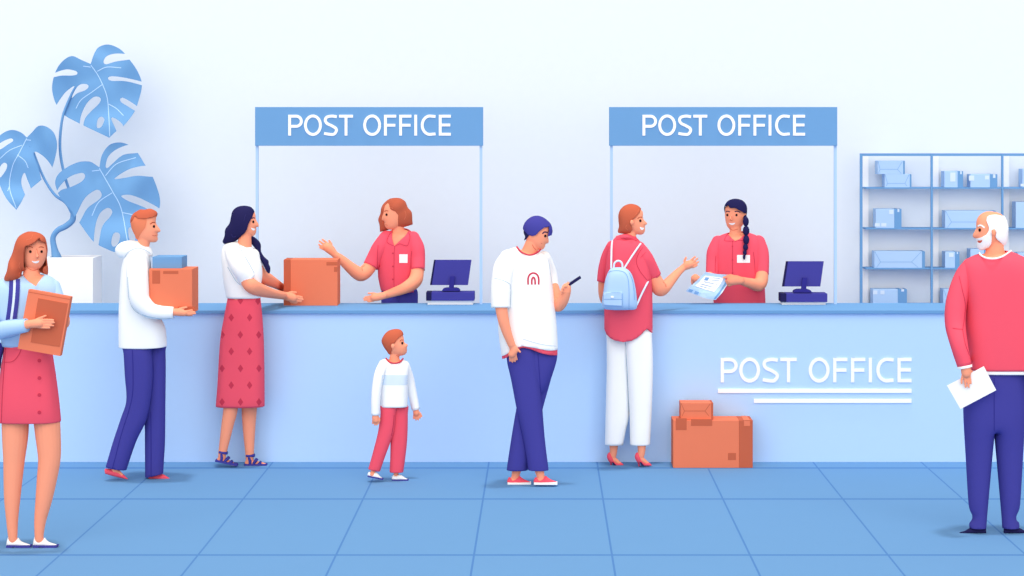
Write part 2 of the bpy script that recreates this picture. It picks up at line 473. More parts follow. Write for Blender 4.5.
# registers
for dx, dyp, who in ((0, 0, 'beside the short haired clerk'), (352.4, 1.4, 'beside the clerk with the long plait')):
    Yb = 14.40
    r = thing('cash_register', 'dark blue till with a tilted screen, '+who, 'cash register', P(450+dx, 305, Yb+.07))
    r.location.z = CT
    X0, X1, _, _, zb, zt = pspan(426+dx, 475+dx, 290.6+dyp, 300.7+dyp, Yb, .15)
    w = 5.5*Yb/F
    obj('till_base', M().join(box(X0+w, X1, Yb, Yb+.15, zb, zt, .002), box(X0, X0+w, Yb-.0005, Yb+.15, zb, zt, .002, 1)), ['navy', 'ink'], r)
    obj('riser', box(X0+.01, X1-.01, Yb+.02, Yb+.14, CT, zb, .001), 'white', r, label='low white plinth')
    fy = Yb+.075
    obj('stand', M().join(slab([(445+dx, 277+dyp), (454.6+dx, 277+dyp), (453.4+dx, 289.5+dyp), (448.4+dx, 289.5+dyp)] if 0 else [(450.2+dx, 276.4+dyp), (454.8+dx, 276.4+dyp), (453.6+dx, 290.3+dyp), (448.6+dx, 290.3+dyp)], fy-.02, .02),
        slab([(441.5+dx, 291.2+dyp), (443+dx, 289.2+dyp), (446+dx, 288.3+dyp), (456+dx, 288.3+dyp), (458.5+dx, 289.2+dyp), (460+dx, 291.2+dyp)], fy-.05, .1, step=2)), 'navy_dark', r)
    scr = [(433.9+dx, 260+dyp), (471.4+dx, 260+dyp), (467.9+dx, 285.1+dyp), (429.9+dx, 285.1+dyp)]
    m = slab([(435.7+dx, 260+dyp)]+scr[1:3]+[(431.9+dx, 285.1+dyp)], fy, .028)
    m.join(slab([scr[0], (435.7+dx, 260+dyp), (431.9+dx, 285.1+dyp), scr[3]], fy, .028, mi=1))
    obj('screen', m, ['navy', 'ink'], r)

# ------------------------------------------------------------------ boxes and parcels
def parcel(name, label, cat, rect, Yf, dep, shade_x=None, side='r', labels=(), tapes=(), folds=None, colors=('kraft', 'kraft_dark', 'kraft_dark', 'kraft'), group=None, sit=None, foldmat='kraft_dark'):
    """taped box: px rect (x0,x1,y0,y1); 'shade_x' = px x where the painted side shade meets the front"""
    X0, X1, Ya, Yb, zb, zt = pspan(*rect, Yf, dep)
    if sit is not None: zb = sit
    r = thing(name, label, cat, ((X0+X1)/2, (Ya+Yb)/2, zb), group)
    m = M()
    if shade_x is None: m.join(box(X0, X1, Ya, Yb, zb, zt, .003))
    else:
        xe = (shade_x-VX)/F*Ya  # side shade painted as a darker strip at one end of the box
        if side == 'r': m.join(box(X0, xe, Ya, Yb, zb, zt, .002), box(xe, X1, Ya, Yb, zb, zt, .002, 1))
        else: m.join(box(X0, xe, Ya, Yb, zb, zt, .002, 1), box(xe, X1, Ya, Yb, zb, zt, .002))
    if folds:
        (fx0, fx1, fm) = folds; y0, y1 = rect[2], rect[3]; tt = dep/Yf*(y0-VY) if y0 > VY else 0
        a, b = rect[0]+ (0 if rect[0] < VX else dep/Yf*(rect[0]-VX)), rect[1] if shade_x is None else shade_x
        y0 += tt
        bv = m.bvh()
        for pts in ([(a+.5, y0+.5), (fx0, fm)], [(fx0, fm), (a+(fx0-a)*.35, y1-.5)], [(fx0, fm), (fx1, fm)], [(fx1, fm), (b-.8, y0+.5)], [(fx1, fm), (b-(b-fx1)*.35, y1-.5)]):
            m.join(line(pts, bv, .55, .001, 3, mi=2))
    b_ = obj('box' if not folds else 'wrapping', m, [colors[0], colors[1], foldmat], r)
    for (a, b, c, d) in labels:
        obj('address_label', box((a-VX)/F*Ya, (b-VX)/F*Ya, Ya-.0012, Ya+.001, H-(d-VY)/F*Ya, H-(c-VY)/F*Ya, 0), colors[2], r)
    for (a, b, c, d) in tapes:
        xa, xb = (a-VX)/F*Ya, (b-VX)/F*Ya
        obj('tape', M().join(box(xa, xb, Ya-.0012, Ya+.001, H-(d-VY)/F*Ya, zt+.001, 0), box(xa, xb, Ya-.0012, Yb, zt-.001, zt+.0012, 0)), colors[3], r)
    return r
yb = 467.9; Yp = F*H/(yb-VY)
parcel('cardboard_box', 'large brown cardboard box with painted shaded side on the floor beside the white trousers', 'box', (671.2, 752.8, 416, yb), Yp, .21, 739, 'r',
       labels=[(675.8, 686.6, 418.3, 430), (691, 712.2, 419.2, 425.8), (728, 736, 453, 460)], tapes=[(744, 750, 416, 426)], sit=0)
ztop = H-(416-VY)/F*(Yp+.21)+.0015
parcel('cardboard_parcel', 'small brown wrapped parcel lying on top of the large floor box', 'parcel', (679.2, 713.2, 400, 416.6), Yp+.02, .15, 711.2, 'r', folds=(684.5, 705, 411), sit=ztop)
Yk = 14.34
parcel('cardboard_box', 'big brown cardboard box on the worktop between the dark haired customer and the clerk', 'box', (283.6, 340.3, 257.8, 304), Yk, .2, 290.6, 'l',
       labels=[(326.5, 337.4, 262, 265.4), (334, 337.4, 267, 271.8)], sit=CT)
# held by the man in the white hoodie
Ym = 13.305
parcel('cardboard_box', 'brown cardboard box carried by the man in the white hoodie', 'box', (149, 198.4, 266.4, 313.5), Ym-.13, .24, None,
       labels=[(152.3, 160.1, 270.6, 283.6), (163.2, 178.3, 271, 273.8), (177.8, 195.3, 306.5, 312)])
zt = H-(266.4-VY)/F*(Ym+.11)
r = thing('blue_box', 'small plain blue box on top of the box carried by the hoodie man', 'box', (P(169.6, 266, Ym).x, Ym, zt))
X0, X1, Ya, Yb_, zb, z1 = pspan(152.3, 187.2, 254.9, 266, Ym-.08, .2)
bpy.data.objects.remove(r)
obj('blue_box', box(X0, X1, Ya, Yb_, zt, z1, .003), 'blue', label='small plain blue box on top of the box carried by the hoodie man', cat='box')

# ------------------------------------------------------------------ shelving behind the counter
Yf, Yr = 15.62, 15.78
def X(px, Y): return (px-VX)/F*Y
def Z(py, Y): return H-(py-VY)/F*Y
sh = thing('storage_shelf', 'tall blue open shelving unit full of pale blue parcels behind the counter', 'shelving', (X(960, Yf), Yf, 0))
posts = [(859.9, 862.5), (930.7, 932.8), (1001.4, 1003.4), (1072, 1074)]
top = Z(153.4, Yf)
for a, b in posts: obj('upright', box(X(a, Yf), X(b, Yf), Yf-.004, Yf+.012, 0, top, 0), 'blue', sh)
for (a, b), w in zip(posts[:3], (868.3, 938.4, 1009)): obj('rear_upright', box(X(b, Yr), X(w, Yr), Yr-.01, Yr, 0, Z(156, Yr), 0), 'white', sh, label='white rear upright strip')
shy = [187.4, 228, 267.9, 304.5, 345, 390]
SZ = [Z(y, Yf) for y in shy]
obj('shelf_board', box(X(862.5, Yf), X(1072, Yf), Yf, Yf+.03, Z(156, Yf), top, 0), 'blue', sh, label='blue top rail')
for z in SZ: obj('shelf_board', box(X(865.6, Yf) if z else 0, X(1073, Yf), Yf, Yr, z-.0105, z, 0), 'blue', sh)
BC = ('pale', 'blue', 'strap', 'strap')  # second tone paints the shaded side of each shelf box
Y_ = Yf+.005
def sp(label, rect, level, shade_x=None, labels=(), tapes=(), folds=None):
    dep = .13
    parcel('parcel' if folds else 'box', label, 'parcel' if folds else 'box', rect, Y_, dep, shade_x, 'r', labels, tapes, folds, BC, 'pale blue parcels on the shelving', sit=level, foldmat='pale_line')
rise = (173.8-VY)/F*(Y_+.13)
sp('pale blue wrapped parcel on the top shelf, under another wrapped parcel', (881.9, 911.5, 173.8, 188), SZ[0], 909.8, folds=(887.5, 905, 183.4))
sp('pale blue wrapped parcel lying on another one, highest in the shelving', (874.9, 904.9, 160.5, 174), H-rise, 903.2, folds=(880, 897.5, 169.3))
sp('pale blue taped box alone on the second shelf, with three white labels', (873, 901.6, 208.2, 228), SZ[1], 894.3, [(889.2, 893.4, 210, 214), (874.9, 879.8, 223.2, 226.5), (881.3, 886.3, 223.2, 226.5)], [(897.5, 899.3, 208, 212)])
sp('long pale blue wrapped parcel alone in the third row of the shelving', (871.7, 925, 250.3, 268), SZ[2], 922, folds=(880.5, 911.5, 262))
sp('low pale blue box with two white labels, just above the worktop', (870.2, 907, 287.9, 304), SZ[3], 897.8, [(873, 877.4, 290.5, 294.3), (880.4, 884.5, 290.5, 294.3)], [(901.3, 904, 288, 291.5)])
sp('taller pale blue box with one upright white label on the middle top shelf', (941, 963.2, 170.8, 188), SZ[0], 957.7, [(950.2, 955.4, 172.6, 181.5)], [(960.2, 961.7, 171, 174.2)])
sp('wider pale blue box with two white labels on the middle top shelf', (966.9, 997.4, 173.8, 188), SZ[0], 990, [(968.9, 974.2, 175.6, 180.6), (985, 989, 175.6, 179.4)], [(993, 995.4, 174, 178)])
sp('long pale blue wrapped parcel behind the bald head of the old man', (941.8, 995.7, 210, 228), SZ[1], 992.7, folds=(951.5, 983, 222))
sp('narrow pale blue box with painted shaded side, left of the old man beard', (941.8, 959.5, 250.7, 268), SZ[2], 955, [(949, 953.6, 253, 257)], [(956.8, 958, 251, 254)])
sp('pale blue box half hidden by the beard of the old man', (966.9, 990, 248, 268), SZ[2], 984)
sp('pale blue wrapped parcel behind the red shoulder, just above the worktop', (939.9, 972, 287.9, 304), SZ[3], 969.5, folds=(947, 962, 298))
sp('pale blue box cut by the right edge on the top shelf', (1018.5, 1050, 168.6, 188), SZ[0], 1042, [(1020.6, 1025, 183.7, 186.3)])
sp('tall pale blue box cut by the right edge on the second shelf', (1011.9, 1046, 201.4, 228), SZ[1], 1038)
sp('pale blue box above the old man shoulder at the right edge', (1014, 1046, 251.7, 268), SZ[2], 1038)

# ------------------------------------------------------------------ the plant
Yl = 15.25
r = thing('potted_monstera', 'tall blue cut leaf monstera in a square white planter behind the counter', 'plant', (X(68, Yl), Yl, 0))
a = X(43.5, Yl-.15); b = X(93, Yl-.15); zt = Z(257.6, Yl-.15)
pot = M()
w = .018
pot.join(box(a, b, Yl-.15, Yl-.15+w, 0, zt, .003), box(a, b, Yl+.15-w, Yl+.15, 0, zt, .003), box(a, a+w, Yl-.14, Yl+.14, 0, zt-.001, .003), box(b-w, b, Yl-.14, Yl+.14, 0, zt-.001, .003))
obj('planter', pot, 'white', r)
obj('soil', box(a+w, b-w, Yl-.13, Yl+.13, zt-.14, zt-.1, 0), 'navy', r)
z3 = Zm(40, 130, 4.431)
st = M()
st.join(tube(z3([(72, 600), (62, 545), (60, 515), (62, 468), (90, 438), (135, 415), (150, 390), (149, 360)]) and [(57.5, 266, 5), (56.6, 258, 5), (54.4, 249, 3.3), (53, 238, 2.7), (57.5, 230.5, 2.8), (66, 226, 3), (72.5, 220, 3), (73.2, 212, 2.6)], Yl, n=8))
st.join(tube([(73.2, 214, 2.2), (66, 203, 1.5), (55, 195, 1.4), (46, 182, 1.3), (39, 167, 1.2), (34, 154, 1.2), (30, 146, 1.0)], Yl, n=8))
st.join(tube([(74, 213, 2, .0), (71, 196, 1.5, .03), (65, 177, 1.4, .04), (61, 158, 1.4, .04), (60, 140, 1.4, .04), (62.5, 118, 1.3, .04), (68, 102, 1.2, .04), (76, 86, 1.1, .03), (88, 70, 1, .01)], Yl, n=8))
st.join(tube([(73, 213, 2), (80, 200, 1.4, .03), (90, 185, 1.2, .03), (97, 172, 1, .02)], Yl, n=8))
stem = obj('stem', st, 'blue', r, smooth=True)
def leaf(z, out, cuts, veins, dy):
    m = slab(z(out), Yl, .006, dy, [z(c) for c in cuts], step=2.5, smooth=True)
    bv = m.bvh()
    for v in veins: m.join(line(z(v), bv, .75, .0012))
    obj('leaf', m, ['blue', 'vein'], r, smooth=False)
z1 = Zm(40, 35, 5.236)
leaf(z1, [(265, 152, 's'), (215, 130), (165, 110), (115, 140), (80, 195), (63, 270), (72, 330), (90, 372), (115, 400), (135, 425), (220, 470), (362, 538, 's'), (403, 500), (440, 473), (490, 408), (515, 345), (533, 260), (510, 190), (465, 125), (420, 75), (360, 50), (310, 62), (285, 95)],
     [[(50, 215), (85, 195), (140, 180), (190, 190), (194, 205), (170, 212), (110, 213), (50, 225)], [(80, 380), (120, 315), (150, 285), (180, 268), (163, 310), (142, 360), (122, 408), (100, 405)],
      [(165, 330), (185, 285), (210, 259), (245, 258), (254, 272), (235, 290), (195, 305)], [(208, 490), (212, 430), (240, 365), (280, 325), (314, 328), (312, 355), (262, 405), (235, 440), (222, 490)],
      [(296, 480), (303, 440), (322, 428), (337, 442), (325, 475), (308, 488)], [(372, 436), (396, 438), (435, 475), (410, 515), (388, 475)],
      [(418, 338), (432, 328), (475, 350), (520, 385), (505, 400), (450, 368), (425, 352)], [(355, 227), (375, 216), (450, 225), (550, 250), (550, 266), (450, 242), (375, 240)], [(332, 138), (350, 110), (400, 97), (470, 104), (480, 125), (400, 138), (345, 153)]],
     [[(262, 152), (300, 205), (330, 265), (352, 330), (360, 420), (365, 530)], [(300, 190), (350, 168), (425, 172)], [(226, 163), (265, 168)], [(325, 260), (270, 300), (215, 340), (188, 385)], [(360, 362), (400, 385), (437, 422)]],
     [(40+265/5.2, 64, 0), (142, 90, .07), (52, 90, .1), (109, 138, -.08), (110, 45, .06), (95, 95, -.01)])
z2 = Zm(0, 115, 5.236)
leaf(z2, [(140, 118, 's'), (110, 92), (65, 78), (20, 92), (-20, 130), (-45, 200), (-30, 280), (0, 370), (35, 440), (85, 496, 's'), (110, 458), (133, 414), (162, 384, 's'), (222, 333), (273, 276, 's'), (290, 215), (298, 150), (280, 92), (240, 60), (200, 58), (168, 90)],
     [[(138, 430), (113, 370), (113, 330), (128, 302), (142, 335), (163, 392), (150, 410)], [(222, 345), (200, 270), (176, 208), (190, 193), (240, 228), (276, 282), (260, 310)], [(-10, 160), (10, 140), (58, 122), (69, 135), (40, 155), (0, 180)], [(-5, 300), (0, 270), (20, 250), (37, 260), (30, 290), (0, 328)]],
     [[(140, 122), (100, 200), (65, 270), (50, 380), (85, 488)], [(115, 158), (50, 185), (0, 228)], [(90, 208), (130, 240), (148, 277)], [(50, 373), (40, 398)], [(138, 130), (162, 132)]],
     [(27, 138, 0), (55, 140, -.07), (0, 160, -.06), (16, 210, -.14), (20, 175, -.04)])
leaf(z3, [(263, 166, 's'), (248, 156), (220, 140), (172, 142), (120, 165), (80, 197), (67, 233), (77, 273, 's'), (92, 302), (140, 360), (152, 385), (175, 412), (205, 455), (240, 497), (290, 525), (345, 542), (420, 520), (480, 440), (522, 370), (530, 300), (498, 205), (470, 162), (430, 98), (400, 70), (355, 55), (308, 66), (275, 110)],
     [[(70, 282), (88, 248), (130, 208), (185, 190), (200, 205), (182, 230), (130, 255), (98, 264), (78, 280)], [(140, 420), (165, 365), (200, 300), (250, 265), (272, 280), (265, 305), (212, 345), (185, 390), (160, 432)],
      [(238, 520), (244, 430), (265, 370), (300, 345), (320, 360), (310, 385), (275, 430), (255, 525)], [(315, 500), (325, 460), (345, 455), (355, 470), (345, 505), (325, 517)],
      [(360, 292), (400, 288), (460, 310), (540, 355), (540, 378), (450, 338), (385, 312)], [(330, 215), (400, 172), (485, 160), (515, 205), (430, 203), (370, 213)], [(290, 162), (302, 118), (340, 85), (400, 66), (440, 98), (370, 110), (320, 150), (300, 168)], [(390, 440), (408, 434), (422, 485), (398, 490)]],
     [[(263, 170), (320, 270), (360, 350), (387, 490)], [(290, 202), (340, 150), (425, 122)], [(320, 278), (260, 320), (230, 380)], [(365, 366), (410, 375)], [(230, 182), (264, 178)]],
     [(99, 167, -.02), (56, 185, -.06), (160, 200, .05), (120, 250, -.14), (130, 145, .06), (110, 200, -.05)])
# ------------------------------------------------------------------ people
def ground(y): return F*H/(y-VY)
def person(label, x, Y):
    return thing('person', label, 'person', ((x-VX)/F*Y, Y, 0))
def dot(x, y, rx, ry, bv, mirror=None, lift=.003):
    return decal([(x+rx*math.cos(a), y+ry*math.sin(a)) for a in [i*math.pi/5 for i in range(10)]], bv, lift, .8, mirror=mirror)
def face(body, bv, eyes, brows, mouth=None, mouth_mat='white', brow_mat='brow', mirror=None, bw=.9, es=(1.25, 1.45)):
    def put(name, m, mt):
        obj(name, m, mt, body, smooth=(name == 'eye'))
        if mirror is not None and m.v: obj(name, mirrored(m, mirror), mt, body, smooth=(name == 'eye'))
    for x, y in eyes: put('eye', dot(x, y, es[0], es[1], bv), 'eye')
    for q in brows: put('eyebrow', line(q, bv, bw, .002, mi=0), brow_mat)
    if mouth: put('mouth', decal(mouth, bv, .002, .8), mouth_mat)
def leg_in(pts, Y, dy): return tube([(x, y, r, dy) for x, y, r in pts], Y)

# ---- woman with the brown document folder, left edge
Y = ground(546.8)
p = person('red haired woman in pale blue jumper and pink skirt holding a brown package', 26, Y)
TO = [(-7, 290), (-3, 281), (6, 277.5), (15, 275.8), (22, 274.5), (42, 273.8), (48, 275.4), (54.4, 279.3), (60, 288), (60.5, 300), (56, 318), (51.5, 335), (50, 347), (50, 358, 's'), (2, 358, 's'), (2, 346), (0, 330), (-5, 310)]
head = [(22, 245), (24.5, 238), (32, 235), (41, 236.4), (45.3, 241.6), (46.8, 249), (46, 256), (44.2, 262), (40.5, 267.7), (35, 270.6), (29, 268.8), (24.5, 264), (22, 255)]
b = M().join(inflate(head, Y, -.012, hmax=.1, step=1.4), tube([(31, 261, 6, .0), (31.3, 270, 7.8, .0), (31.6, 277, 9, .0), (32, 286, 10, .0)], Y), inflate(TO, Y, 0, ins=1.2, hmax=.1, yclip=344))
b.join(tube([(36.8, 251, .8, -.09), (37.6, 256.5, 1.5, -.098), (36.9, 258, 1.1, -.093)], Y, sides=10))
b.join(tube([(27, 335, 13, 0), (27, 365, 15, 0), (27, 385, 14, 0)], Y, ds=.7))
b.join(leg_in([(18, 375, 11), (15.5, 412, 13.2), (15.2, 435, 13), (14, 461, 10.6), (13, 480, 9.3), (12.2, 500, 7.9), (12.2, 520, 5.9), (12.6, 533, 4.9), (12.9, 540, 4.2)], Y, .0))
b.join(leg_in([(38, 375, 11), (45.5, 412, 13), (48, 435, 12.6), (49.4, 458, 11.2), (46.8, 480, 9.9), (43.8, 500, 8.3), (40.3, 520, 6), (39.2, 533, 4.7), (39.2, 540, 4.2)], Y, .0))
for sx in (0, 26.6): b.join(tube([(12+sx, 542.6, 2.6), (18+sx, 543.4, 1.8), (25+sx, 544.4, 1)], Y))
b.join(tube([(-5, 292, 6.5, 0), (-12, 312, 7, -.06), (-8, 329, 7, -.15), (10, 327, 6.2, -.24), (25, 325, 4.6, -.27), (31, 323.6, 4, -.27)], Y))
b.join(hand([(29, 324.4, 3.9), (35, 323.6, 4.6), (39.5, 323.4, 4.2)], [[(40, 320.3), (46, 319.6), (53.4, 319.9)], [(41, 322.8), (47, 322.3), (54.2, 322.6)], [(40.5, 325.2), (47, 325.2), (53.4, 325.6)], [(38, 327.2), (44, 327.8), (49.6, 328)]], Y, -.268, 1.35, [(33.5, 321), (38.5, 318.6), (45.6, 315.8)], 1.5))
b.join(tube([(53, 292, 5, 0), (57.5, 308, 5, -.03), (58.5, 322, 5, -.07), (64.5, 324, 4.5, -.13), (66, 321, 4, -.15)], Y))
b.join(hand([(65.5, 324, 4, ), (66, 319, 4)], [[(66.5, 315.5), (67.6, 313.6, -.03), (66.3, 313.8, -.055)], [(67, 318.2), (68.2, 317, -.03), (65.8, 317.2, -.058)], [(67, 321), (67.6, 320.4, -.03), (65, 320.8, -.058)], [(66.4, 324), (66.8, 323.8, -.03), (64.8, 324, -.055)]], Y, -.14, 1.4))
b = fuse(b); bv = b.bvh()
b.join(line([(36.6, 248.5), (37.4, 252), (38.7, 256.6), (36.4, 258)], bv, .55), line([(26.3, 266), (29.5, 269), (34, 270.3), (39, 268.6)], bv, .6))
body = obj('body', b, ['skin', 'skin_dark'], p, smooth=True)
face(body, bv, [(30.3, 251.6), (41.7, 251.6)], [[(27, 248), (29.5, 246.7), (33, 247.6)], [(38.8, 247.4), (41, 246.8), (44, 247.6)]], [(31.8, 260.9), (35, 261.4), (39.2, 260.6), (38.2, 262.6), (35.6, 263.3), (33.2, 262.6)], brow_mat='hair')
hu = [(33.3, 231.6), (26.7, 231.9), (19.4, 236), (15.6, 242.7), (12.8, 252.7), (8.9, 261.6), (7.2, 270.4), (4.2, 278.2), (5.5, 280.9), (11, 281.3), (17, 280.2), (21, 277), (22.3, 271.5), (31, 272.5), (40, 272.5), (47.2, 275), (48, 269.3), (47.3, 263.8), (46.5, 258), (47.3, 251), (46.8, 246), (45.9, 241), (44.4, 237), (40, 233.4)]
hc = [(23.6, 250), (24.4, 246.6), (30, 244.9), (34.5, 241.5), (37.3, 238.2), (39.5, 242), (44, 244.5), (49.5, 244.9), (49.5, 252), (46.7, 256), (46, 260), (43.5, 266), (41, 269), (40.2, 272), (41, 286), (21.6, 286), (22.4, 272), (23, 262)]
hm = inflate(hu, Y, [(10, 275, -.05), (30, 238, -.02), (42, 238, -.03), (46, 270, .02), (30, 262, .0)], hs=1.18, hmax=.13, step=1.6, front=[hc])
hv = hm.bvh()
for l in ([(26, 240), (31, 238.5), (32.5, 234.5)], [(20, 262), (19, 266), (20.5, 270), (19.5, 274)], [(45.8, 262), (45.5, 267), (46.5, 271)]): hm.join(line(l, hv, .35, .001))
obj('hair', hm, ['hair', 'hair_line'], p, smooth=True, solid=.006)
s = inflate(TO, Y, 0, hmax=.115, cuts=[[(-20, 347), (25, 348), (70, 348), (70, 370), (-20, 370)]], front=[[(21.5, 270), (21.7, 276.5), (28, 281), (36, 286.2), (39, 281), (42, 275), (43, 268)]])
s.join(tube([(-4, 288, 9, 0), (-10, 302, 10, -.02), (-13, 318, 10, -.08), (-7, 331, 9.3, -.17), (10, 327.8, 8.2, -.24), (26.8, 325.2, 6.8, -.27)], Y, flat=(0, 1)))
s.join(tube([(53, 287, 7.5, 0), (57.5, 304, 8, -.03), (58.5, 320, 7.4, -.06), (59.5, 328, 6.6, -.08), (62, 327, 5.6, -.11)], Y, flat=(0, 1)))
sv = s.bvh(); s.join(line([(0, 321), (12, 319.8), (26.5, 318.9)], sv, .4), line([(0, 339.3), (10, 337.5), (19, 334.5)], sv, .5))
obj('jumper', s, ['shirt_blue', 'pale_line'], p, smooth=True, solid=.004)
SK = [(6, 334), (50, 334), (50.5, 345), (52.5, 356), (56, 380), (58.8, 402), (61, 424), (62, 436, 's'), (-5, 436, 's'), (-4, 424), (-1.5, 395), (1, 370), (4.7, 347)]
s = inflate(SK, Y, 0, hmax=.125, cuts=[[(-20, 423.8), (80, 423.8), (80, 450), (-20, 450)]])
sv = s.bvh(); s.join(line([(21.9, 347), (18.5, 355), (12.5, 361.3), (3.5, 362.3)], sv, .6), line([(5.5, 348), (3.8, 370), (2.2, 395), (1.2, 423)], sv, .6))
sk = obj('skirt', s, ['red', 'red_dark'], p, smooth=True, solid=.004)
for y in (360.6, 378, 395, 412.4): obj('button', dot(39.4, y, 1.9, 1.9, sv), 'red_dark', sk)
for sx in (0, 26.6):
    out = [(8, 536.8, 's'), (7, 541), (6.2, 545.8, 's'), (30.5, 546.4), (29.5, 544.4), (24, 542.6), (20.6, 540.8), (18.2, 537.4, 's'), (16, 540), (13.5, 540.4), (10.5, 539.2)]
    o2 = [(x+sx, y, *k) for x, y, *k in out]
    shoe = obj('shoe', inflate(o2, Y, 0, hs=1.35, hmax=.055, step=1.1), 'white', p, smooth=True)
    so = [(6.2, 545.6), (30.6, 546), (30.2, 547.4), (27.8, 548.3), (18, 548.5), (15, 547.4), (12.2, 546.6), (11.9, 548.9), (6, 548.9)]
    obj('sole', slab([(x+sx, y) for x, y in so], Y-.03, .05), 'navy', shoe)
# brown package in her arms
Q = [(28.5, 289.5), (70.6, 297.1), (60, 356.1), (17.6, 348.5)]
t = thing('document_box', 'flat brown card package held at an angle by the red haired woman', 'package', P(44, 352, Y-.2))
m = slab(Q, Y-.235, .05, step=20)
mv = m.bvh(); m.join(line([(28.3, 291.9), (70, 299.4)], mv, .5, n=1))
obj('box', m, ['kraft', 'kraft_dark'], t)
m = slab([(38.2, 298.2), (67.6, 303.6), (59.6, 346.8), (30.6, 342.3)], Y-.238, .006, step=20); m.join(line([(37.6, 301.6), (67, 306.8)], m.bvh(), .5, n=1))
obj('cover_label', m, ['kraft_dark', 'lip'], t, label='darker brown panel')
# her shoulder bag
t = thing('shoulder_bag', 'navy shoulder bag on a white striped strap across the blue jumper', 'bag', P(-8, 374, Y))
obj('bag_body', inflate([(-26, 344), (-8, 341), (1, 343), (4.4, 347), (1.5, 358), (-2, 372), (-20, 375), (-28, 365)], Y, -.03, hmax=.06), 'navy', t, smooth=True)
ZZ = obj
jb = bpy.data.objects
Lp = [(14.5, 279), (14.4, 288), (13.6, 300), (12.3, 311), (11, 320.5)]
st = M().join(inflate(TO, Y, 0, hmax=.115)); tv = st.bvh()
m = line([(x-3.1, y) for x, y in Lp], tv, 4.6, .006, mi=0); m.join(line([(x+3.1, y) for x, y in Lp], tv, 4.6, .006, mi=0), line(Lp, tv, 2.4, .0062, mi=1))
obj('strap', m, ['navy', 'strap'], t)

# ---- man in the white hoodie
Y = Ym
p = person('man with short ginger hair in a white hoodie and navy trousers carrying a box', 137, Y)
head = [(156.4, 216.5), (155.6, 221), (156.5, 224.5), (160.6, 230.6), (159.2, 232.3), (157.3, 232.8), (158, 235.2), (157.3, 236.6), (157.9, 239.3), (156, 242), (151.5, 242.3), (146, 241.5), (138, 240), (134.5, 234), (132, 228), (131.3, 222), (132.4, 217), (137, 212.8), (145, 211), (153, 212)]
TO = [(124, 258), (127, 251), (134, 247), (146, 249), (150, 258), (151.5, 275), (153, 300), (158, 314), (164.5, 326), (166.4, 340), (166.5, 372, 's'), (119.2, 372, 's'), (119, 345), (119, 312), (120.5, 281), (122, 266)]
b = M().join(inflate(head, Y, 0, hmax=.08, step=1.3), tube([(143.5, 232, 6), (144, 242, 6), (141, 256, 5.5)], Y), inflate(TO, Y, 0, ins=1.5, hmax=.095, yclip=338))
b.join(tube([(138, 330, 9, 0), (147, 330, 9, 0)], Y), leg_in([(138, 336, 7.5), (139, 385, 7), (131, 420, 6), (118, 460, 4.5), (115, 471, 3.5)], Y, -.045), leg_in([(150, 336, 7.5), (154, 390, 7), (155, 425, 6), (154, 462, 5), (153.5, 474, 3.5)], Y, .06))
b.join(tube([(114.5, 469, 3), (121.5, 475, 1.8)], Y-.05), tube([(153.5, 475.5, 2.6), (165, 477.2, 1.4)], Y+.06))
for d in (-1, 1):
    b.join(tube([(137.5, 268, 6, d*.08), (138, 286, 6, d*.14), (141, 301, 5.6, d*.155), (152, 310, 5.2, d*.165), (166, 312, 4.4, d*.16), (174, 312, 3.8, d*.15)], Y))
    b.join(hand([(173.5, 311.8, 3.6), (179, 312.3, 3.8), (184, 313, 3.2)], [[(183, 314.6), (188, 315.3, -d*.02), (192, 315.2, -d*.05)], [(184.5, 313.6), (190, 314.2, 0), (195.3, 313.5, 0)], [(184.5, 312.4), (190, 312.6), (194.4, 311.8)], [(184, 311.2), (188.5, 310.8), (192, 310)]], Y, d*.155, 1.25, [(177, 310), (181.5, 308.2), (186.5, 307.3)], 1.5))
b = fuse(b); bv = b.bvh()
b.join(line([(152.3, 235.3), (154.5, 235.8), (156.8, 235)], bv, .55, mirror=Y))
body = obj('body', b, ['skin', 'skin_dark'], p, smooth=True)
face(body, bv, [(154, 226.4)], [[(150.3, 224.2), (152.6, 222.4), (155.2, 222.7)]], brow_mat='brow', mirror=Y)
U = [(157.3, 215.5), (157, 212.3), (154, 210), (149.9, 208.6), (145, 209.5), (140.5, 209.4), (136.8, 211.2), (133, 214), (130.9, 218), (130.3, 223), (131.5, 229), (134.4, 235), (136.8, 239.8), (146, 242), (156, 242), (157.5, 232)]
side = [(131, 221), (134, 216), (137.5, 218.6), (144, 219), (152, 217.6), (155.5, 215.7), (158.5, 216), (165, 216), (165, 250), (125, 250), (125, 226)]
obj('hair', inflate(U, Y, 0, hs=1.06, hmax=.092, step=1.3, cuts=[side]), 'hair', p, smooth=True, solid=.004, label='darker ginger hair on top')
U2 = inset(loop(U, 1.2), .4)
topc = [(120, 205), (165, 205), (165, 216), (155.5, 216), (152, 217.6), (144, 219), (137.5, 218.6), (133, 216), (120, 224)]
fc = [(146.3, 217), (146.5, 222), (145.3, 227.5), (142, 232), (139.5, 235.5), (137.5, 239), (136, 242), (150, 250), (170, 250), (170, 217)]
obj('shaved_hair', inflate(U2, Y, 0, hs=1.03, hmax=.085, step=1.3, cuts=[topc, fc]), 'hair_light', p, smooth=True, label='lighter shaved sides')
s = inflate(TO, Y, 0, hmax=.118, cuts=[[(100, 348), (125, 348.6), (145, 348.8), (166, 347.7), (180, 347.7), (180, 400), (100, 400)]])
for d in (1, -1): s.join(tube([(137, 262, 10.5, d*.06), (137.5, 272, 11, d*.11), (138, 286, 10.8, d*.14), (140, 300, 10, d*.155), (149.5, 309.8, 8.2, d*.16), (160, 312.4, 7, d*.16), (173.3, 312.8, 6.1, d*.155)], Y, flat=(0, 1)))
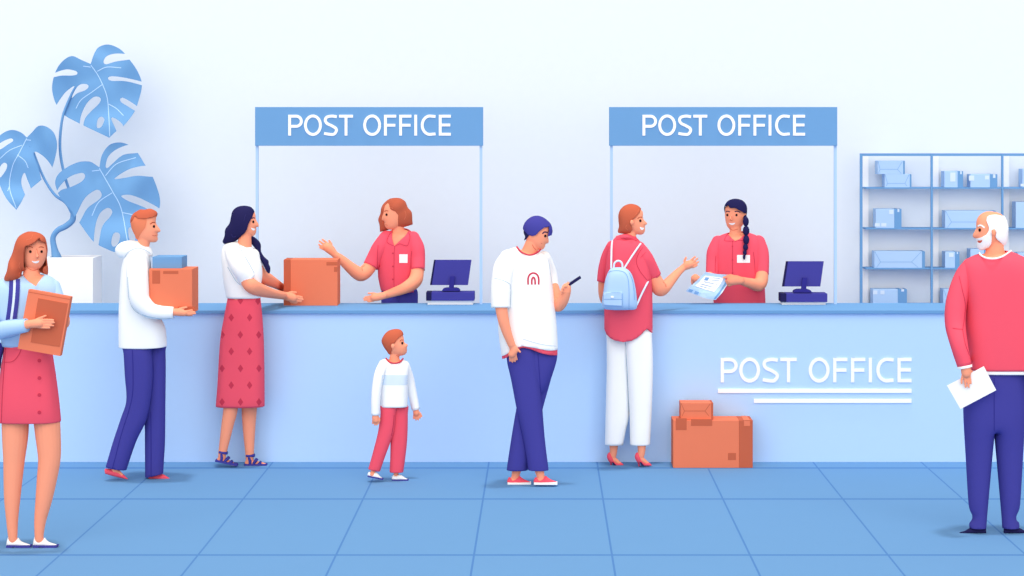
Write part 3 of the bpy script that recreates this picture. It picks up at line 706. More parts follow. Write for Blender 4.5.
sv = s.bvh(); s.join(line([(127.6, 277), (128.2, 290), (129.6, 301), (134.5, 310.5), (143, 315), (152.3, 317.6), (162, 319), (171.5, 318.5)], sv, .5))
hoodie = obj('hoodie', s, ['white', 'grey_line'], p, smooth=True, solid=.004)
hd = inflate([(115.3, 249), (119.7, 243.4), (126, 241), (132, 240.4), (138, 241.2), (143.2, 243.2), (149.5, 246.8), (153, 253), (151.5, 256.5), (146, 254.5), (139, 254), (131, 256), (124, 258.6), (117.5, 255.8)], Y, 0, hs=1.5, hmax=.11, step=1.6)
hv = hd.bvh(); hd.join(line([(124.5, 257.5), (128, 252.5), (133, 249.4), (138.5, 248.2), (145, 250), (150.5, 253.5)], hv, .5))
obj('hood', hd, ['white', 'grey_line'], hoodie, smooth=True)
legB = [(123, 343), (149, 343), (152, 352), (153, 372), (151, 398), (146.5, 420), (136, 442), (126, 471.5), (123.5, 479, 's'), (102.5, 475, 's'), (105.3, 468), (113, 442), (121, 418), (126.5, 400), (125, 375), (123.7, 353)]
legF = [(137, 343), (164.5, 343), (165.4, 352), (165.6, 375), (165.3, 404), (165, 440), (163.8, 462), (163.2, 474.6), (163, 484, 's'), (145.3, 486, 's'), (145.2, 478), (145, 450), (144.8, 424), (143, 400), (139, 370)]
s = inflate(legB, Y, -.04, hmax=.075, cuts=[[(98, 467), (105, 468), (126.4, 471.6), (132, 472), (130, 490), (98, 490)]])
s.join(inflate(legF, Y, .04, hmax=.075, cuts=[[(140, 479), (145.2, 478.6), (151, 477), (163.2, 474.4), (168, 474), (168, 494), (140, 494)]]))
sv = s.bvh(); s.join(line([(132.3, 349), (132.9, 370), (132.4, 394), (128, 413), (121, 435), (112.3, 469)], sv, .6), line([(152.4, 357), (153.3, 375), (152, 392), (149.5, 407), (146.4, 420)], sv, .7), line([(150.8, 412), (151, 440), (151, 476)], sv, .6))
obj('trousers', s, ['navy', 'navy_dark'], p, smooth=True, solid=.004)
obj('shoe', inflate([(105.8, 468.6), (105, 472.2), (107, 474.3), (126.8, 479.2), (126.2, 477.3), (122, 473.2), (117.5, 470.3)], Y, -.045, hs=1.2, hmax=.04, step=1.1), 'red', p, smooth=True, label='red slipper with the heel raised')
obj('shoe', inflate([(148, 479.6, 's'), (149.5, 476.5), (157, 474.5), (162.6, 474.3), (167, 476.6), (170.4, 478.8), (169.6, 479.8, 's')], Y, .045, hs=1.2, hmax=.045, step=1.1), 'red', p, smooth=True)

# ---- dark haired woman handing over the box
Y = ground(466.2); Y = min(Y, 13.83)
p = person('woman with long dark hair, white top and diamond patterned pink skirt passing a box', 240, Y)
head = [(253.4, 211), (255.5, 215), (255.8, 219), (258.9, 225.2), (258.2, 226.9), (256, 227.4), (256.4, 229.6), (255.8, 233.3), (253.4, 236), (248, 235.6), (241, 232), (236, 226), (235.5, 216), (239, 209.5), (246, 207.5)]
TO = [(225, 244.3), (231, 242.2), (238, 241.5), (250, 245.5), (256, 252), (261, 263), (262.3, 275), (261, 285), (261, 298), (261, 320, 's'), (227.5, 320, 's'), (226.5, 298), (223.5, 281), (221.8, 262), (222, 250)]
b = M().join(inflate(head, Y, 0, hmax=.078, step=1.3), tube([(246, 228, 5.4), (245, 238, 6.4), (244, 250, 8)], Y), inflate(TO, Y, 0, ins=1.2, hmax=.09, yclip=292))
b.join(tube([(240, 285, 9, 0), (248, 285, 9, 0)], Y), leg_in([(239, 290, 7.5), (237.5, 315, 8), (234, 360, 9), (231, 405, 7.5), (227.5, 425, 6.2), (222.6, 452, 4.2), (221.8, 459, 3.8)], Y, -.03), leg_in([(248, 290, 7.5), (249, 315, 8), (250, 360, 8.5), (249.3, 405, 7.8), (249, 425, 6.6), (249.6, 455, 4.2), (249.4, 461, 3.8)], Y, .05))
b.join(tube([(219.5, 459.8, 2.6), (226, 461.3, 2.6), (234.5, 464.6, 1.5)], Y-.03, ds=1.2), tube([(247.5, 462.6, 2.7), (255, 463, 2.5), (264.5, 464.2, 1.4)], Y+.05, ds=1.2))
b.join(tube([(234, 255, 5, -.06), (240, 268, 5.8, -.115), (247, 280.5, 6.8, -.12), (252.5, 286.5, 7.4, -.11), (262, 290.6, 6.3, -.0), (273, 293.6, 4.8, .2), (283.5, 295.6, 4, .4)], Y))
b.join(hand([(284, 295.5, 3.9), (289, 296.8, 4.6), (293, 298, 4.3)], [[(293, 296), (298, 296.4, .012), (301.9, 297.2, .018)], [(294, 298.2), (298.5, 298.8, .012), (302.8, 299.5, .018)], [(293, 300.4), (297, 301, .012), (301, 301.4, .018)], [(291, 301.8), (294, 302.6, .012), (296.6, 302.8, .018)]], Y, .445, 1.45, [(286.5, 294.2), (291, 292.2), (296, 292.4)], 1.5))
b.join(tube([(255, 262, 6.2, .1), (260, 274, 6.8, .14), (268, 279.5, 6.2, .32), (275, 283.4, 5, .54), (279.6, 286, 4.2, .68), (284.5, 288.6, 3.6, .78)], Y))
b.join(hand([(284, 288.4, 3.6), (291, 289, 4)], [[(293, 286), (300, 286)], [(293, 288.5), (301, 289)], [(293, 291), (300, 292)], [(292, 293), (297, 294.5)]], Y, .79, 1.4, [(288, 286), (292, 283)], 1.5))
b = fuse(b); bv = b.bvh()
b.join(line([(262, 283.6), (270, 287.5), (283, 291.5)], bv, .5))
body = obj('body', b, ['skin', 'skin_dark'], p, smooth=True)
face(body, bv, [(253.4, 221.8)], [[(251.6, 218.8), (253.2, 217.7), (255, 218.2)]], [(251, 227.8), (253, 228.3), (255.3, 229), (254, 230.4), (252.4, 230)], brow_mat='ink', mirror=Y, es=(1.1, 1.5))
U = [(243.3, 205.6), (236.7, 207.2), (232.6, 211.1), (231, 216.7), (229.6, 223), (225.2, 229.4), (224.6, 235.6), (222.6, 241.5), (224.6, 244), (229, 242.9), (234, 242.3), (238, 239.5), (243, 238), (250, 237), (255, 236), (256.5, 230), (258, 226), (256, 219), (255, 213), (253, 209), (250, 206.6)]
fc = [(253.9, 203), (253.3, 211.5), (251.8, 217.2), (248.4, 224.4), (246.8, 229.5), (244.8, 232.8), (241, 236), (237.8, 238.9), (234.6, 243.4), (236, 250), (270, 250), (270, 203)]
m = inflate(U, Y, 0, hs=1.08, hmax=.098, step=1.5, cuts=[fc]); 
hv = m.bvh(); m.join(line([(246, 214), (244.4, 218), (244, 221)], hv, .35, mirror=Y), line([(231, 234), (233, 237), (236, 236.5)], hv, .35, mirror=Y))
obj('hair', m, ['ink', 'ink_line'], p, smooth=True, solid=.005)
obj('hair_lock', inflate([(247, 234.5), (252.2, 235.8), (257.8, 239.8), (260.8, 244.4), (261, 251), (264, 256.5), (268.4, 260.6), (268.8, 264), (270.4, 268), (269.6, 273.2), (266.8, 272), (263.4, 265), (259, 257), (254, 247), (247.6, 240)], Y, .085, hs=1.1, hmax=.03, step=1.4), 'ink', p, smooth=True, label='lock of dark hair over the far shoulder')
s = inflate(TO, Y, 0, hmax=.108, cuts=[[(210, 298.6), (275, 298.6), (275, 350), (210, 350)], [(233, 236), (236.6, 242.8), (243, 245.6), (251.5, 246.6), (256, 240), (250, 232)]])
s.join(tube([(233, 251, 8.5, -.06), (236, 259, 9.2, -.1), (241, 269, 9, -.125), (247.4, 279.4, 8.4, -.105)], Y, flat=(0, 1)), tube([(253, 255, 7, .08), (256, 264, 8, .12), (259, 273, 7.8, .15)], Y, flat=(0, 1)))
sv = s.bvh(); s.join(line([(237, 244.5), (241, 249.5), (245.6, 257.5), (250, 265), (254.2, 273)], sv, .5), line([(227.5, 267), (231, 273), (236, 281), (240.5, 285)], sv, .5))
obj('top', s, ['white', 'grey_line'], p, smooth=True, solid=.004)
SK = [(229, 290), (260, 290), (260.5, 299), (262.5, 320), (263.8, 345), (264.3, 375), (264.6, 408), (264.8, 420, 's'), (215, 420, 's'), (215.7, 408), (217.6, 385), (219.3, 355), (221, 335), (224.5, 315), (227.5, 299)]
s = inflate(SK, Y, 0, hmax=.115, cuts=[[(200, 407.8), (280, 407.8), (280, 430), (200, 430)]])
sv = s.bvh()
dm = [(240.4, 300.6), (258, 301), (231.2, 317.6), (249.6, 317.6), (222.2, 334.8), (240.3, 334.8), (258.8, 334.8), (231.2, 351.4), (249.6, 351.4), (222, 368.4), (240.5, 368.4), (259, 368.4), (231.2, 385.2), (249.6, 385.2), (222, 402), (240.5, 402), (259, 402)]
for x, y in dm:
    d = decal([(x-2.7, y), (x, y-3.9), (x+2.7, y), (x, y+3.9)], sv, .0015, 1.0, smooth=False, mirror=Y, print_=True); s.join(d)
obj('skirt', s, ['red', 'red_dark'], p, smooth=True, solid=.004)
def sandal(x, y, tilt, yy):
    def R(pts): return [(x+a*math.cos(tilt)-c*math.sin(tilt), y+a*math.sin(tilt)+c*math.cos(tilt)) for a, c in pts]
    m = slab(R([(-1.5, -1), (20.6, -1), (21, .9), (-1.5, .9)]), yy-.034, .06)
    for q, w in (([(0.6, -10), (9.4, -10.2)], 3), ([(3.6, -9.2), (5, -5), (5, 0)], 3.2), ([(11.6, -6.6), (9, -3), (7.6, 0)], 3.2), ([(15.8, -3.6), (13.6, -1.6), (12.2, 0)], 3)):
        L_, R_ = ribbon([np.array(t) for t in q], w); pl = R([tuple(t) for t in L_]+[tuple(t) for t in R_[::-1]])
        m.join(inflate([t+('s',) for t in pl], yy, 0, hs=5, hmax=.037, step=1))
    return m
obj('sandal', sandal(216.5, 461.2, .2, Y-.03), 'navy', p, label='navy strappy sandal with the heel raised')
obj('sandal', sandal(245.5, 465.4, 0, Y+.05), 'navy', p)

# ---- child
Y = ground(481)
p = person('small boy in a white jumper and pink trousers standing in front of the counter', 390, Y)
head = [(403.3, 336), (404, 339.6), (404.6, 342.8), (407.4, 344.2), (407.7, 345.8), (406.9, 348), (407.1, 351), (406, 353.6), (403, 355.4), (397, 355.8), (392, 355), (388.5, 351), (384, 345.5), (382.6, 339.5), (386, 333.5), (394, 330.4), (400.5, 331.6)]
TO = [(386, 358.5), (379.5, 363), (378.5, 375), (379.7, 395), (380.2, 407.5), (380.2, 428, 's'), (407.6, 428, 's'), (407.6, 407), (408.2, 385), (408.8, 367), (403, 359.3)]
b = M().join(inflate(head, Y, 0, hmax=.075, step=1.2), tube([(395.5, 350, 4.6), (394.5, 358, 5), (394.5, 364, 6)], Y), inflate(TO, Y, 0, ins=1.2, hmax=.05, yclip=397, step=2), ball(392.8, 346.2, 1.9, 2.4, Y, -.076, rz=1), ball(392.8, 346.2, 1.9, 2.4, Y, .076, rz=1))
b.join(tube([(391, 396, 4.5, 0), (397, 396, 4.5, 0)], Y), leg_in([(390, 400, 3.5), (388.5, 415, 3), (384, 440, 3), (376, 464, 2.8), (372.5, 473, 2.3)], Y, -.02), leg_in([(398, 400, 3.5), (398, 440, 3.4), (396.3, 466, 3), (396, 475.5, 2.4)], Y, .035))
b.join(tube([(371.6, 474.5, 2), (378, 476.8, 1.4)], Y-.03), tube([(395.5, 477.4, 2), (403, 478.6, 1.3)], Y+.035))
b.join(tube([(383.5, 367, 3, -.035), (378.5, 380, 3.4, -.075), (375.7, 397, 3.2, -.09), (375.6, 414, 2.7, -.09)], Y), hand([(375.5, 414, 2.9), (375.4, 418, 3.5), (375.8, 420, 3.4)], [[(373, 420), (372.6, 423.5)], [(374.8, 421), (374.8, 425)], [(376.8, 421), (377, 425)], [(378, 420), (378.6, 423.6)]], Y, -.09, 1.1, [(377.8, 416.5), (379.4, 419), (379.6, 421.4)], 1.1))
b.join(tube([(405, 368, 3, .035), (409.5, 382, 3.4, .07), (413, 397, 3.1, .08), (415.6, 409, 2.6, .08)], Y), hand([(415.7, 409.5, 2.7), (416.4, 413, 3.3)], [[(414, 415), (413.6, 418.6)], [(415.8, 416), (416, 420)], [(417.4, 416), (418.4, 419.8)], [(418.4, 414.6), (420.2, 418)]], Y, .08, 1.1, [(418, 411.6), (420.4, 413.6), (421.8, 416.4)], 1.1))
b = fuse(b, .003); bv = b.bvh()
b.join(line([(396.4, 355.4), (398.5, 356.5), (401, 356.6)], bv, .5))
body = obj('body', b, ['skin', 'skin_dark'], p, smooth=True)
face(body, bv, [(402.4, 343.2)], [[(399.8, 341.4), (401.4, 339.9), (403.2, 340.2)]], mirror=Y, es=(1.1, 1.35), bw=.7)
U = [(395.8, 328.9), (389.4, 330.3), (384.6, 334.2), (381.5, 340.6), (383.4, 346.4), (386.5, 350.8), (389.6, 354.6), (397, 355.5), (405, 353), (407, 346), (404.4, 338), (402.9, 332.3), (400.1, 329.6)]
obj('hair', inflate(U, Y, 0, hs=1.05, hmax=.084, step=1.2, cuts=[[(389.2, 356), (391.8, 349.5), (392, 348), (390.2, 346.5), (390.8, 344), (394.8, 343), (397.7, 339), (400.5, 336.9), (403.3, 335.2), (404.2, 330), (415, 330), (415, 362), (390, 362)]]), 'hair', p, smooth=True, solid=.004)
s = inflate(TO, Y, 0, hmax=.068, step=2, cuts=[[(370, 407.5), (420, 407.5), (420, 450), (370, 450)], [(385.5, 357), (387, 360.5), (390.5, 363), (395.3, 364), (400, 362.5), (403.4, 358.5), (400, 352), (388, 352)]])
s.join(tube([(383.5, 364.5, 5, -.035), (379.5, 374, 5.2, -.07), (376.8, 388, 4.9, -.085), (375.6, 402, 4.6, -.09), (375.5, 415, 4.2, -.09)], Y, flat=(0, 1)), tube([(405, 365.5, 4.6, .035), (409, 378, 4.8, .07), (412.5, 394, 4.5, .08), (415.8, 409.7, 4, .08)], Y, flat=(0, 1)))
sv = s.bvh()
d = decal([(381.8, 375), (407.8, 375), (407.8, 385), (381.8, 385)], sv, .0015, 1.3, smooth=False, mirror=Y, print_=True); s.join(d)
ju = obj('jumper', s, ['white', 'pale_shade'], p, smooth=True, solid=.004)
obj('collar', tube([(386, 358.4, .75, -.012), (389.4, 362, .75, -.045), (395, 363.4, .75, -.066), (400.6, 361.6, .75, -.045), (403, 358.4, .75, -.012)], Y, sides=8).join(tube([(386, 358.4, .75, .012), (389.4, 361, .75, .045), (395, 361.4, .75, .06), (400.6, 361, .75, .045), (403, 358.4, .75, .012)], Y, sides=8)), 'red_dark', ju, smooth=True)
LB = [(381.5, 404), (396, 404), (396, 415), (394.5, 430), (390.5, 442), (385, 457), (379.7, 472.2), (377, 480, 's'), (365, 477, 's'), (368, 469.8), (373.5, 450), (378, 432), (380.4, 415)]
LF = [(387, 404), (406.6, 404), (407.8, 415), (407.2, 440), (405, 460), (403.2, 472.8), (403, 481, 's'), (389.6, 481, 's'), (389.6, 472.8), (390.4, 450), (390, 425)]
s = inflate(LB, Y, -.02, hmax=.042, step=2, cuts=[[(360, 467.5), (368, 469.6), (380, 472.2), (385, 473), (385, 486), (360, 486)]])
s.join(inflate(LF, Y, .02, hmax=.042, step=2, cuts=[[(385, 472.8), (407, 472.8), (407, 486), (385, 486)]]))
sv = s.bvh(); s.join(line([(394.2, 415), (393.5, 424), (391.5, 436)], sv, .5))
obj('trousers', s, ['red', 'red_dark'], p, smooth=True, solid=.003)
for out, so, yy in (([(368.9, 471.8), (367.9, 476), (375, 477.9), (383, 479), (380, 476.2), (376.2, 472.2), (372.5, 473.6)], [(367.7, 475.6), (383.2, 478.8), (382.9, 480.1), (367.5, 477)], Y-.025), ([(392.9, 475.2), (392.2, 479.8), (400, 480.1), (408, 479.9), (405, 477.6), (399.6, 474.4), (396, 476)], [(392, 479.6), (408.2, 479.6), (408.2, 481), (392, 481)], Y+.025)):
    sh_ = obj('shoe', inflate(out, yy, 0, hs=1.2, hmax=.035, step=1), 'white', p, smooth=True)
    obj('sole', slab(so, yy-.02, .036), 'navy', sh_)

# ---- man with the beanie and phone
Y = ground(484.8)
p = person('man in a purple beanie and oversized white T-shirt looking at a phone', 530, Y)
head = [(549.3, 226), (550, 231), (548.3, 236.6), (548.9, 241.4), (548, 243.2), (545.7, 243.9), (544.7, 247.3), (542.6, 249.5), (538.8, 250), (533, 247.5), (527, 241), (524.6, 234), (525, 225.5), (530.5, 219.5), (539, 218.3)]
TO = [(515.5, 247.2), (506, 251.2), (501, 258), (498.5, 275), (498, 300), (498, 325), (499.5, 342), (501.5, 357), (502, 385, 's'), (558.2, 385, 's'), (558, 352), (557, 330), (555, 308), (552.8, 287), (551, 270), (547.5, 258), (540, 251.5), (530, 248.5)]
b = M().join(inflate(head, Y, 0, hmax=.08, step=1.3), tube([(534.5, 238, 6.6), (531.5, 246, 7.3), (527.5, 259, 9)], Y), inflate(TO, Y, 0, ins=2.4, hmax=.1, yclip=338))
b.join(tube([(525, 330, 11, 0), (538, 330, 11, 0)], Y), leg_in([(523, 338, 9), (526.5, 385, 7.5), (533, 440, 7), (541, 478, 3.9)], Y, -.04), leg_in([(539, 338, 9), (535, 385, 7.5), (523, 440, 7), (515.2, 477, 3.9)], Y, .05))
for sx, dy in ((0, .05), (26.4, -.04)): b.join(tube([(513+sx, 479.6, 3), (520+sx, 481, 2.4), (527+sx, 481.8, 1.4)], Y+dy, ds=1.2))
b.join(tube([(506, 264, 5.5, -.07), (502, 285, 6, -.125), (501, 303, 6.2, -.15), (503, 318, 5.7, -.16), (506.8, 332, 4.8, -.155), (511.5, 344.5, 3.8, -.145)], Y))
b.join(hand([(512, 345.5, 3.7), (514, 350, 4.1), (512, 354, 3.9)], [[(510, 356), (510, 361, .015)], [(512, 357), (512.5, 362, .015)], [(514, 356.5), (515, 361.5, .015)], [(515.6, 355), (517, 359.5, .015)]], Y, -.138, 1.3, [(515, 347.5), (518, 349.8), (520, 352)], 1.5))
b.join(tube([(546, 267, 4.5, .07), (551, 280, 5.4, .1), (555, 296, 6.8, .06), (557.4, 304.8, 7, .02), (562, 301.5, 6, -.03), (565.6, 294, 4.9, -.06), (567, 289, 4.2, -.07)], Y))
b.join(hand([(566.8, 291, 4.3), (566.6, 287.5, 4.5)], [[(566.5, 287.2, -.01), (563.4, 286.2, -.025), (562.8, 288.4, -.035)], [(566, 289.8, -.01), (562.2, 289, -.028), (561.8, 291.2, -.035)], [(565.6, 292, -.01), (561.6, 291.6, -.025), (561.4, 293.6, -.03)], [(568.5, 286.6, -.01), (566.2, 285, -.02), (566, 286.4, -.032)]], Y, -.07, 1.6, [(568.6, 288), (569.6, 285), (568, 282.6)], 1.5))
b = fuse(b); bv = b.bvh()
b.join(line([(532.3, 244.5), (533.6, 247.2), (536, 249.8)], bv, .6), line([(541, 243.2), (542.3, 243.6)], bv, .5))
body = obj('body', b, ['skin', 'skin_dark'], p, smooth=True)
face(body, bv, [(545.3, 236)], [[(542.4, 233.6), (544.6, 232), (547.8, 232.4)]], brow_mat='ink', mirror=Y, es=(1.1, 1.45), bw=1.2)
U = [(523.6, 231), (525, 237), (524.4, 240.6), (532, 246), (545, 247), (550, 237), (550.5, 228), (543, 218.5), (534, 218), (527, 221.5)]
obj('hair', inflate(U, Y, 0, hs=1.03, hmax=.084, step=1.3, cuts=[[(524.2, 241), (526, 239.4), (528.6, 236), (530, 233), (540, 222), (556, 215), (560, 260), (524, 260)]]), 'ink', p, smooth=True, solid=.003, label='short dark hair under the beanie')
U = [(536.1, 215.6), (530.6, 217.2), (525.6, 221.4), (522.9, 227.2), (523.6, 230.8), (526, 238), (533, 246), (543, 247), (550, 241), (551.8, 234.5), (552.6, 230.6), (550.8, 224), (545.8, 219), (541, 216.4)]
obj('beanie', inflate(U, Y, 0, hs=1.1, hmax=.1, step=1.3, cuts=[[(519, 230.5), (523.8, 230.6), (527.8, 234.9), (532.2, 236.2), (536.1, 235), (540, 230.6), (544.4, 227.6), (549.3, 226.7), (549.6, 232), (548.4, 236.5), (551, 235.8), (556, 238), (556, 255), (519, 255)]]), 'navy', p, smooth=True, solid=.006)
nk = [(516.9, 246.5), (519.5, 250.2), (523, 253), (528.9, 255), (534.6, 254), (538.9, 251), (541.5, 247), (530, 238)]
s = inflate(TO, Y, 0, hmax=.125, cuts=[[(490, 352), (498, 356.8), (502.3, 356.8), (507, 353.8), (512, 350), (517, 347.2), (523, 345.6), (535, 347.6), (548, 350.3), (565, 351), (565, 420), (490, 420)], nk])
s.join(tube([(508, 258, 8.5, -.04), (504, 268, 10.5, -.09), (501.5, 283, 10.3, -.12), (500.6, 296, 9.8, -.14), (500.6, 307.8, 9.5, -.15)], Y, flat=(0, 1)), tube([(544, 258, 7, .05), (549, 272, 7.5, .1), (552, 287, 7.2, .1), (554, 296, 7, .08)], Y, flat=(0, 1)))
sv = s.bvh()
s.join(line([(494, 278), (500, 279.4), (506, 281.6), (510.4, 284.5)], sv, .5), line([(510.4, 284.5), (510.8, 296), (510.2, 307.6)], sv, .5), line([(492, 307.6), (501, 308), (510, 307.4)], sv, .4), line([(523, 339), (533, 342.2), (545, 345), (556.8, 346.2)], sv, .45), line([(548.5, 260), (550, 270), (552.5, 287), (554, 300)], sv, .4))
ts = obj('t_shirt', s, ['white', 'grey_line'], p, smooth=True, solid=.004)
m = M()
for q in ([(528.1, 284.6), (528.1, 278.5), (529.8, 274.6), (533.4, 273), (537, 274.6), (538.7, 278.5), (538.7, 284.6)], [(531.8, 284.6), (531.9, 279.6), (533.4, 277.4), (534.9, 279.6), (535.2, 284.6)]): m.join(line(q, sv, 1.7, .0015, mi=0))
obj('arch_emblem', m, 'red_dark', ts, label='red double arch printed on the chest')
hw = .05
obj('collar', tube([(516.9, 246.8, .8, -.02), (519.5, 250.4, .8, -.06), (523, 253, .8, -.085), (528.9, 255, .8, -.1), (534.6, 254, .8, -.09), (538.9, 251.2, .8, -.055), (540.5, 249.5, .8, -.02)], Y, sides=8), 'red_dark', ts, smooth=True)
u = inflate(TO, Y, 0, hmax=.118, ins=.5, cuts=[[(490, 356), (502, 360), (507, 357.4), (512, 352.8), (517, 349.2), (523, 347), (531, 348.8), (540, 352.5), (549, 354.8), (557, 356), (565, 356), (565, 420), (490, 420)], [(480, 230), (570, 230), (570, 330), (480, 330)]])
obj('undershirt', u, 'red', p, smooth=True, solid=.003, label='red undershirt hem below the white T-shirt')
LA = [(508, 344), (533, 341), (538, 352), (540.5, 380), (542.5, 409), (545, 440), (548.8, 471.5), (549.6, 481, 's'), (529.5, 481, 's'), (528.4, 471.5), (523.5, 440), (517, 411), (511.5, 382), (506.6, 358)]
LB = [(527, 342), (554, 344), (557.2, 354), (553.5, 370), (548, 390), (543, 408), (536.5, 438), (527.4, 471.5), (526, 481, 's'), (505.5, 481, 's'), (506.4, 471.5), (511, 440), (517, 405), (524, 375)]
ct = [[(495, 471.3), (560, 471.3), (560, 490), (495, 490)]]
s = inflate(LA, Y, -.035, hmax=.078, cuts=ct); s.join(inflate(LB, Y, .035, hmax=.078, cuts=ct), inflate([(508, 343), (530, 340), (554, 344), (557.3, 355), (554, 370), (545, 392), (532, 400), (518, 390), (509.5, 372), (506.8, 358)], Y, 0, hmax=.1))
sv = s.bvh(); s.join(line([(538, 354), (539.5, 375), (541.3, 398), (542.4, 408)], sv, .6), line([(517.2, 411), (521, 430), (525, 450), (528.3, 470)], sv, .6), line([(506.5, 357.5), (508.8, 354.8), (512, 352.5)], sv, .5))
obj('trousers', s, ['navy', 'navy_dark'], p, smooth=True, solid=.004)
for sx, dy in ((0, .045), (26.4, -.045)):
    o2 = [(x+sx, y) for x, y in [(508.6, 477.4), (507.7, 482.8), (519, 483.1), (530.9, 483), (529, 481.2), (525, 479.7), (521.5, 477.5), (519.3, 475.7), (517, 477.6), (513, 479), (510.5, 477.6)]]
    sh_ = obj('sneaker', inflate(o2, Y+dy, 0, hs=1.3, hmax=.045, step=1.1), 'red', p, smooth=True)
    obj('sole', slab([(507.5+sx, 482.9), (531+sx, 482.9), (531+sx, 484.8), (507.5+sx, 484.8)], Y+dy-.036, .06), 'white', sh_)
    sv = M(); sh_v = None
c = P(572.6, 282.3, Y-.052); ang = math.atan2(7.8, 11.6)
ph = box(-.06, .06, -.034, .034, -.0075, .0075, .003)
R_ = Matrix.Translation(c) @ Matrix.Rotation(-ang, 4, 'Y')
ph.v = [tuple(R_ @ Vector(v)) for v in ph.v]
obj('smartphone', ph, 'ink', label='black smartphone seen edge on in the hand of the beanie man', cat='phone', smooth=False)

# ---- woman with the backpack
Y = ground(465.9); Y = min(Y, 13.84)
p = person('woman in a long pink shirt and white trousers wearing a pale blue backpack', 629, Y)
head = [(641.8, 210.5), (643, 214), (643.3, 219), (647.4, 223.6), (645.2, 225.4), (645.1, 229), (644.7, 232), (642, 234.5), (637, 234.3), (630, 231.5), (623.5, 226), (621, 216), (625, 208), (634, 206)]
TO = [(617, 236.4), (612, 241.5), (608.5, 250), (605.5, 268), (604.4, 300), (604.3, 330), (604.3, 372, 's'), (652.8, 372, 's'), (652.6, 330), (652.3, 290), (650.5, 266), (646, 250), (640.5, 242), (635, 236.8), (626, 235.8)]
b = M().join(inflate(head, Y, 0, hmax=.078, step=1.3), tube([(632, 226, 5), (630.5, 236, 5.6), (628, 246, 8)], Y), inflate(TO, Y, 0, ins=1.8, hmax=.09, yclip=322), ball(631.9, 222.2, 2, 2.6, Y, -.078, rz=1.2), ball(631.9, 222.2, 2, 2.6, Y, .078, rz=1.2))
b.join(tube([(623, 315, 9, 0), (635, 315, 9, 0)], Y), leg_in([(621, 322, 7), (617, 385, 7), (614.5, 430, 5.6), (613.6, 448, 4.1), (613.2, 455, 3.4)], Y, .04), leg_in([(636, 322, 7), (641, 385, 7), (641.5, 430, 5.6), (641.6, 448, 4.1), (641.2, 455, 3.4)], Y, -.04))
for sx, dy in ((0, .04), (27.8, -.04)): b.join(tube([(611+sx, 455.5, 2.4), (615+sx, 460, 2.5), (620.5+sx, 463.6, 1.4)], Y+dy))
b.join(tube([(639, 253, 5, .0), (648, 267, 6.4, .005), (655, 280, 7.3, .02), (659.5, 288.5, 7.6, .04), (664, 287.6, 6.5, .09), (671, 280.2, 5.1, .17), (677.5, 273, 4, .23), (683, 268, 3.3, .28)], Y))
b.join(hand([(683.2, 267.7, 3.3), (687, 265.5, 4.2), (689.5, 264.4, 4.2)], [[(690, 261.4), (692, 259.4), (695, 256.8)], [(691.6, 263), (694, 261.4), (697.4, 258.6)], [(692, 265), (695, 263.8), (698.4, 261.8)], [(691, 267.2), (694, 266.8), (697, 265.2)]], Y, .28, 1.35, [(685.4, 264.6), (684.6, 260.8), (686, 257.6)], 1.5))
b.join(tube([(609, 250, 5.5, .06), (604.5, 268, 5.5, .09), (602.7, 288, 5.2, .09), (605, 304, 4.4, .06), (610, 316, 3.6, -.02)], Y), hand([(610, 317, 3.5), (613, 321, 3.8)], [[(613, 323), (614, 327)], [(615, 323), (616.5, 326.5)], [(616.5, 321.5), (619, 324)], [(617, 319.5), (620, 321)]], Y, -.0, 1.3, [(614, 317.5), (617, 317)], 1.4)) if 0 else b.join(tube([(611, 251, 4, .05), (604.5, 268, 4.4, .095), (602.9, 288, 4.8, .13), (605, 300, 4.6, .18), (612, 304, 3.8, .26)], Y), hand([(612, 304, 3.6), (617, 303, 4)], [[(619, 300.5), (624, 299)], [(620, 302.4), (626, 301.6)], [(620, 304.4), (626, 304.4)], [(619, 306), (623.5, 307)]], Y, .27, 1.3, [(614.5, 301), (617.5, 298)], 1.4))
b = fuse(b); bv = b.bvh()
b.join(line([(663.2, 281.6), (665.4, 284), (666.2, 287)], bv, .5))
body = obj('body', b, ['skin', 'skin_dark'], p, smooth=True)
face(body, bv, [(640.4, 220.7)], [[(637.6, 218.8), (639.6, 217.2), (642.4, 217.2)]], [(639.9, 226.8), (642, 227.6), (644.2, 227.8), (643.2, 229.4), (641.6, 230), (640.3, 228.6)], mirror=Y, brow_mat='hair')
U = [(631.3, 203.8), (625, 205.3), (620.6, 209.2), (618.4, 214.5), (618.4, 220.4), (618.9, 226.2), (617.9, 232.2), (622.6, 233.7), (627.4, 234.2), (634, 234.5), (643, 234), (645, 228), (646, 223), (643.6, 214), (641.8, 209.4), (637.5, 205.4)]
fc = [(642.2, 207.5), (640, 212.4), (636.6, 216.6), (633, 219.3), (630.6, 220.6), (630.4, 224.2), (631.8, 227.2), (632.2, 230), (630.8, 232.6), (627.6, 236), (627.6, 245), (660, 245), (660, 205)]
m = inflate(U, Y, 0, hs=1.07, hmax=.09, step=1.4, cuts=[fc]); hv = m.bvh()
m.join(line([(639, 209), (637, 213), (634.5, 215.5)], hv, .35, mirror=Y), line([(626.5, 225), (625.8, 228), (628, 230.5)], hv, .35, mirror=Y))
obj('hair', m, ['hair', 'hair_line'], p, smooth=True, solid=.005)
hem = [(595, 326), (604.3, 329.2), (606.4, 334.6), (610.5, 338.2), (614.8, 340.3), (623, 341.8), (631.4, 340.4), (636.5, 337.8), (640.8, 334.4), (644, 331), (647, 328.8), (649.5, 331), (652.3, 333.6), (662, 334), (662, 400), (595, 400)]
s = inflate(TO, Y, 0, hmax=.115, cuts=[hem])
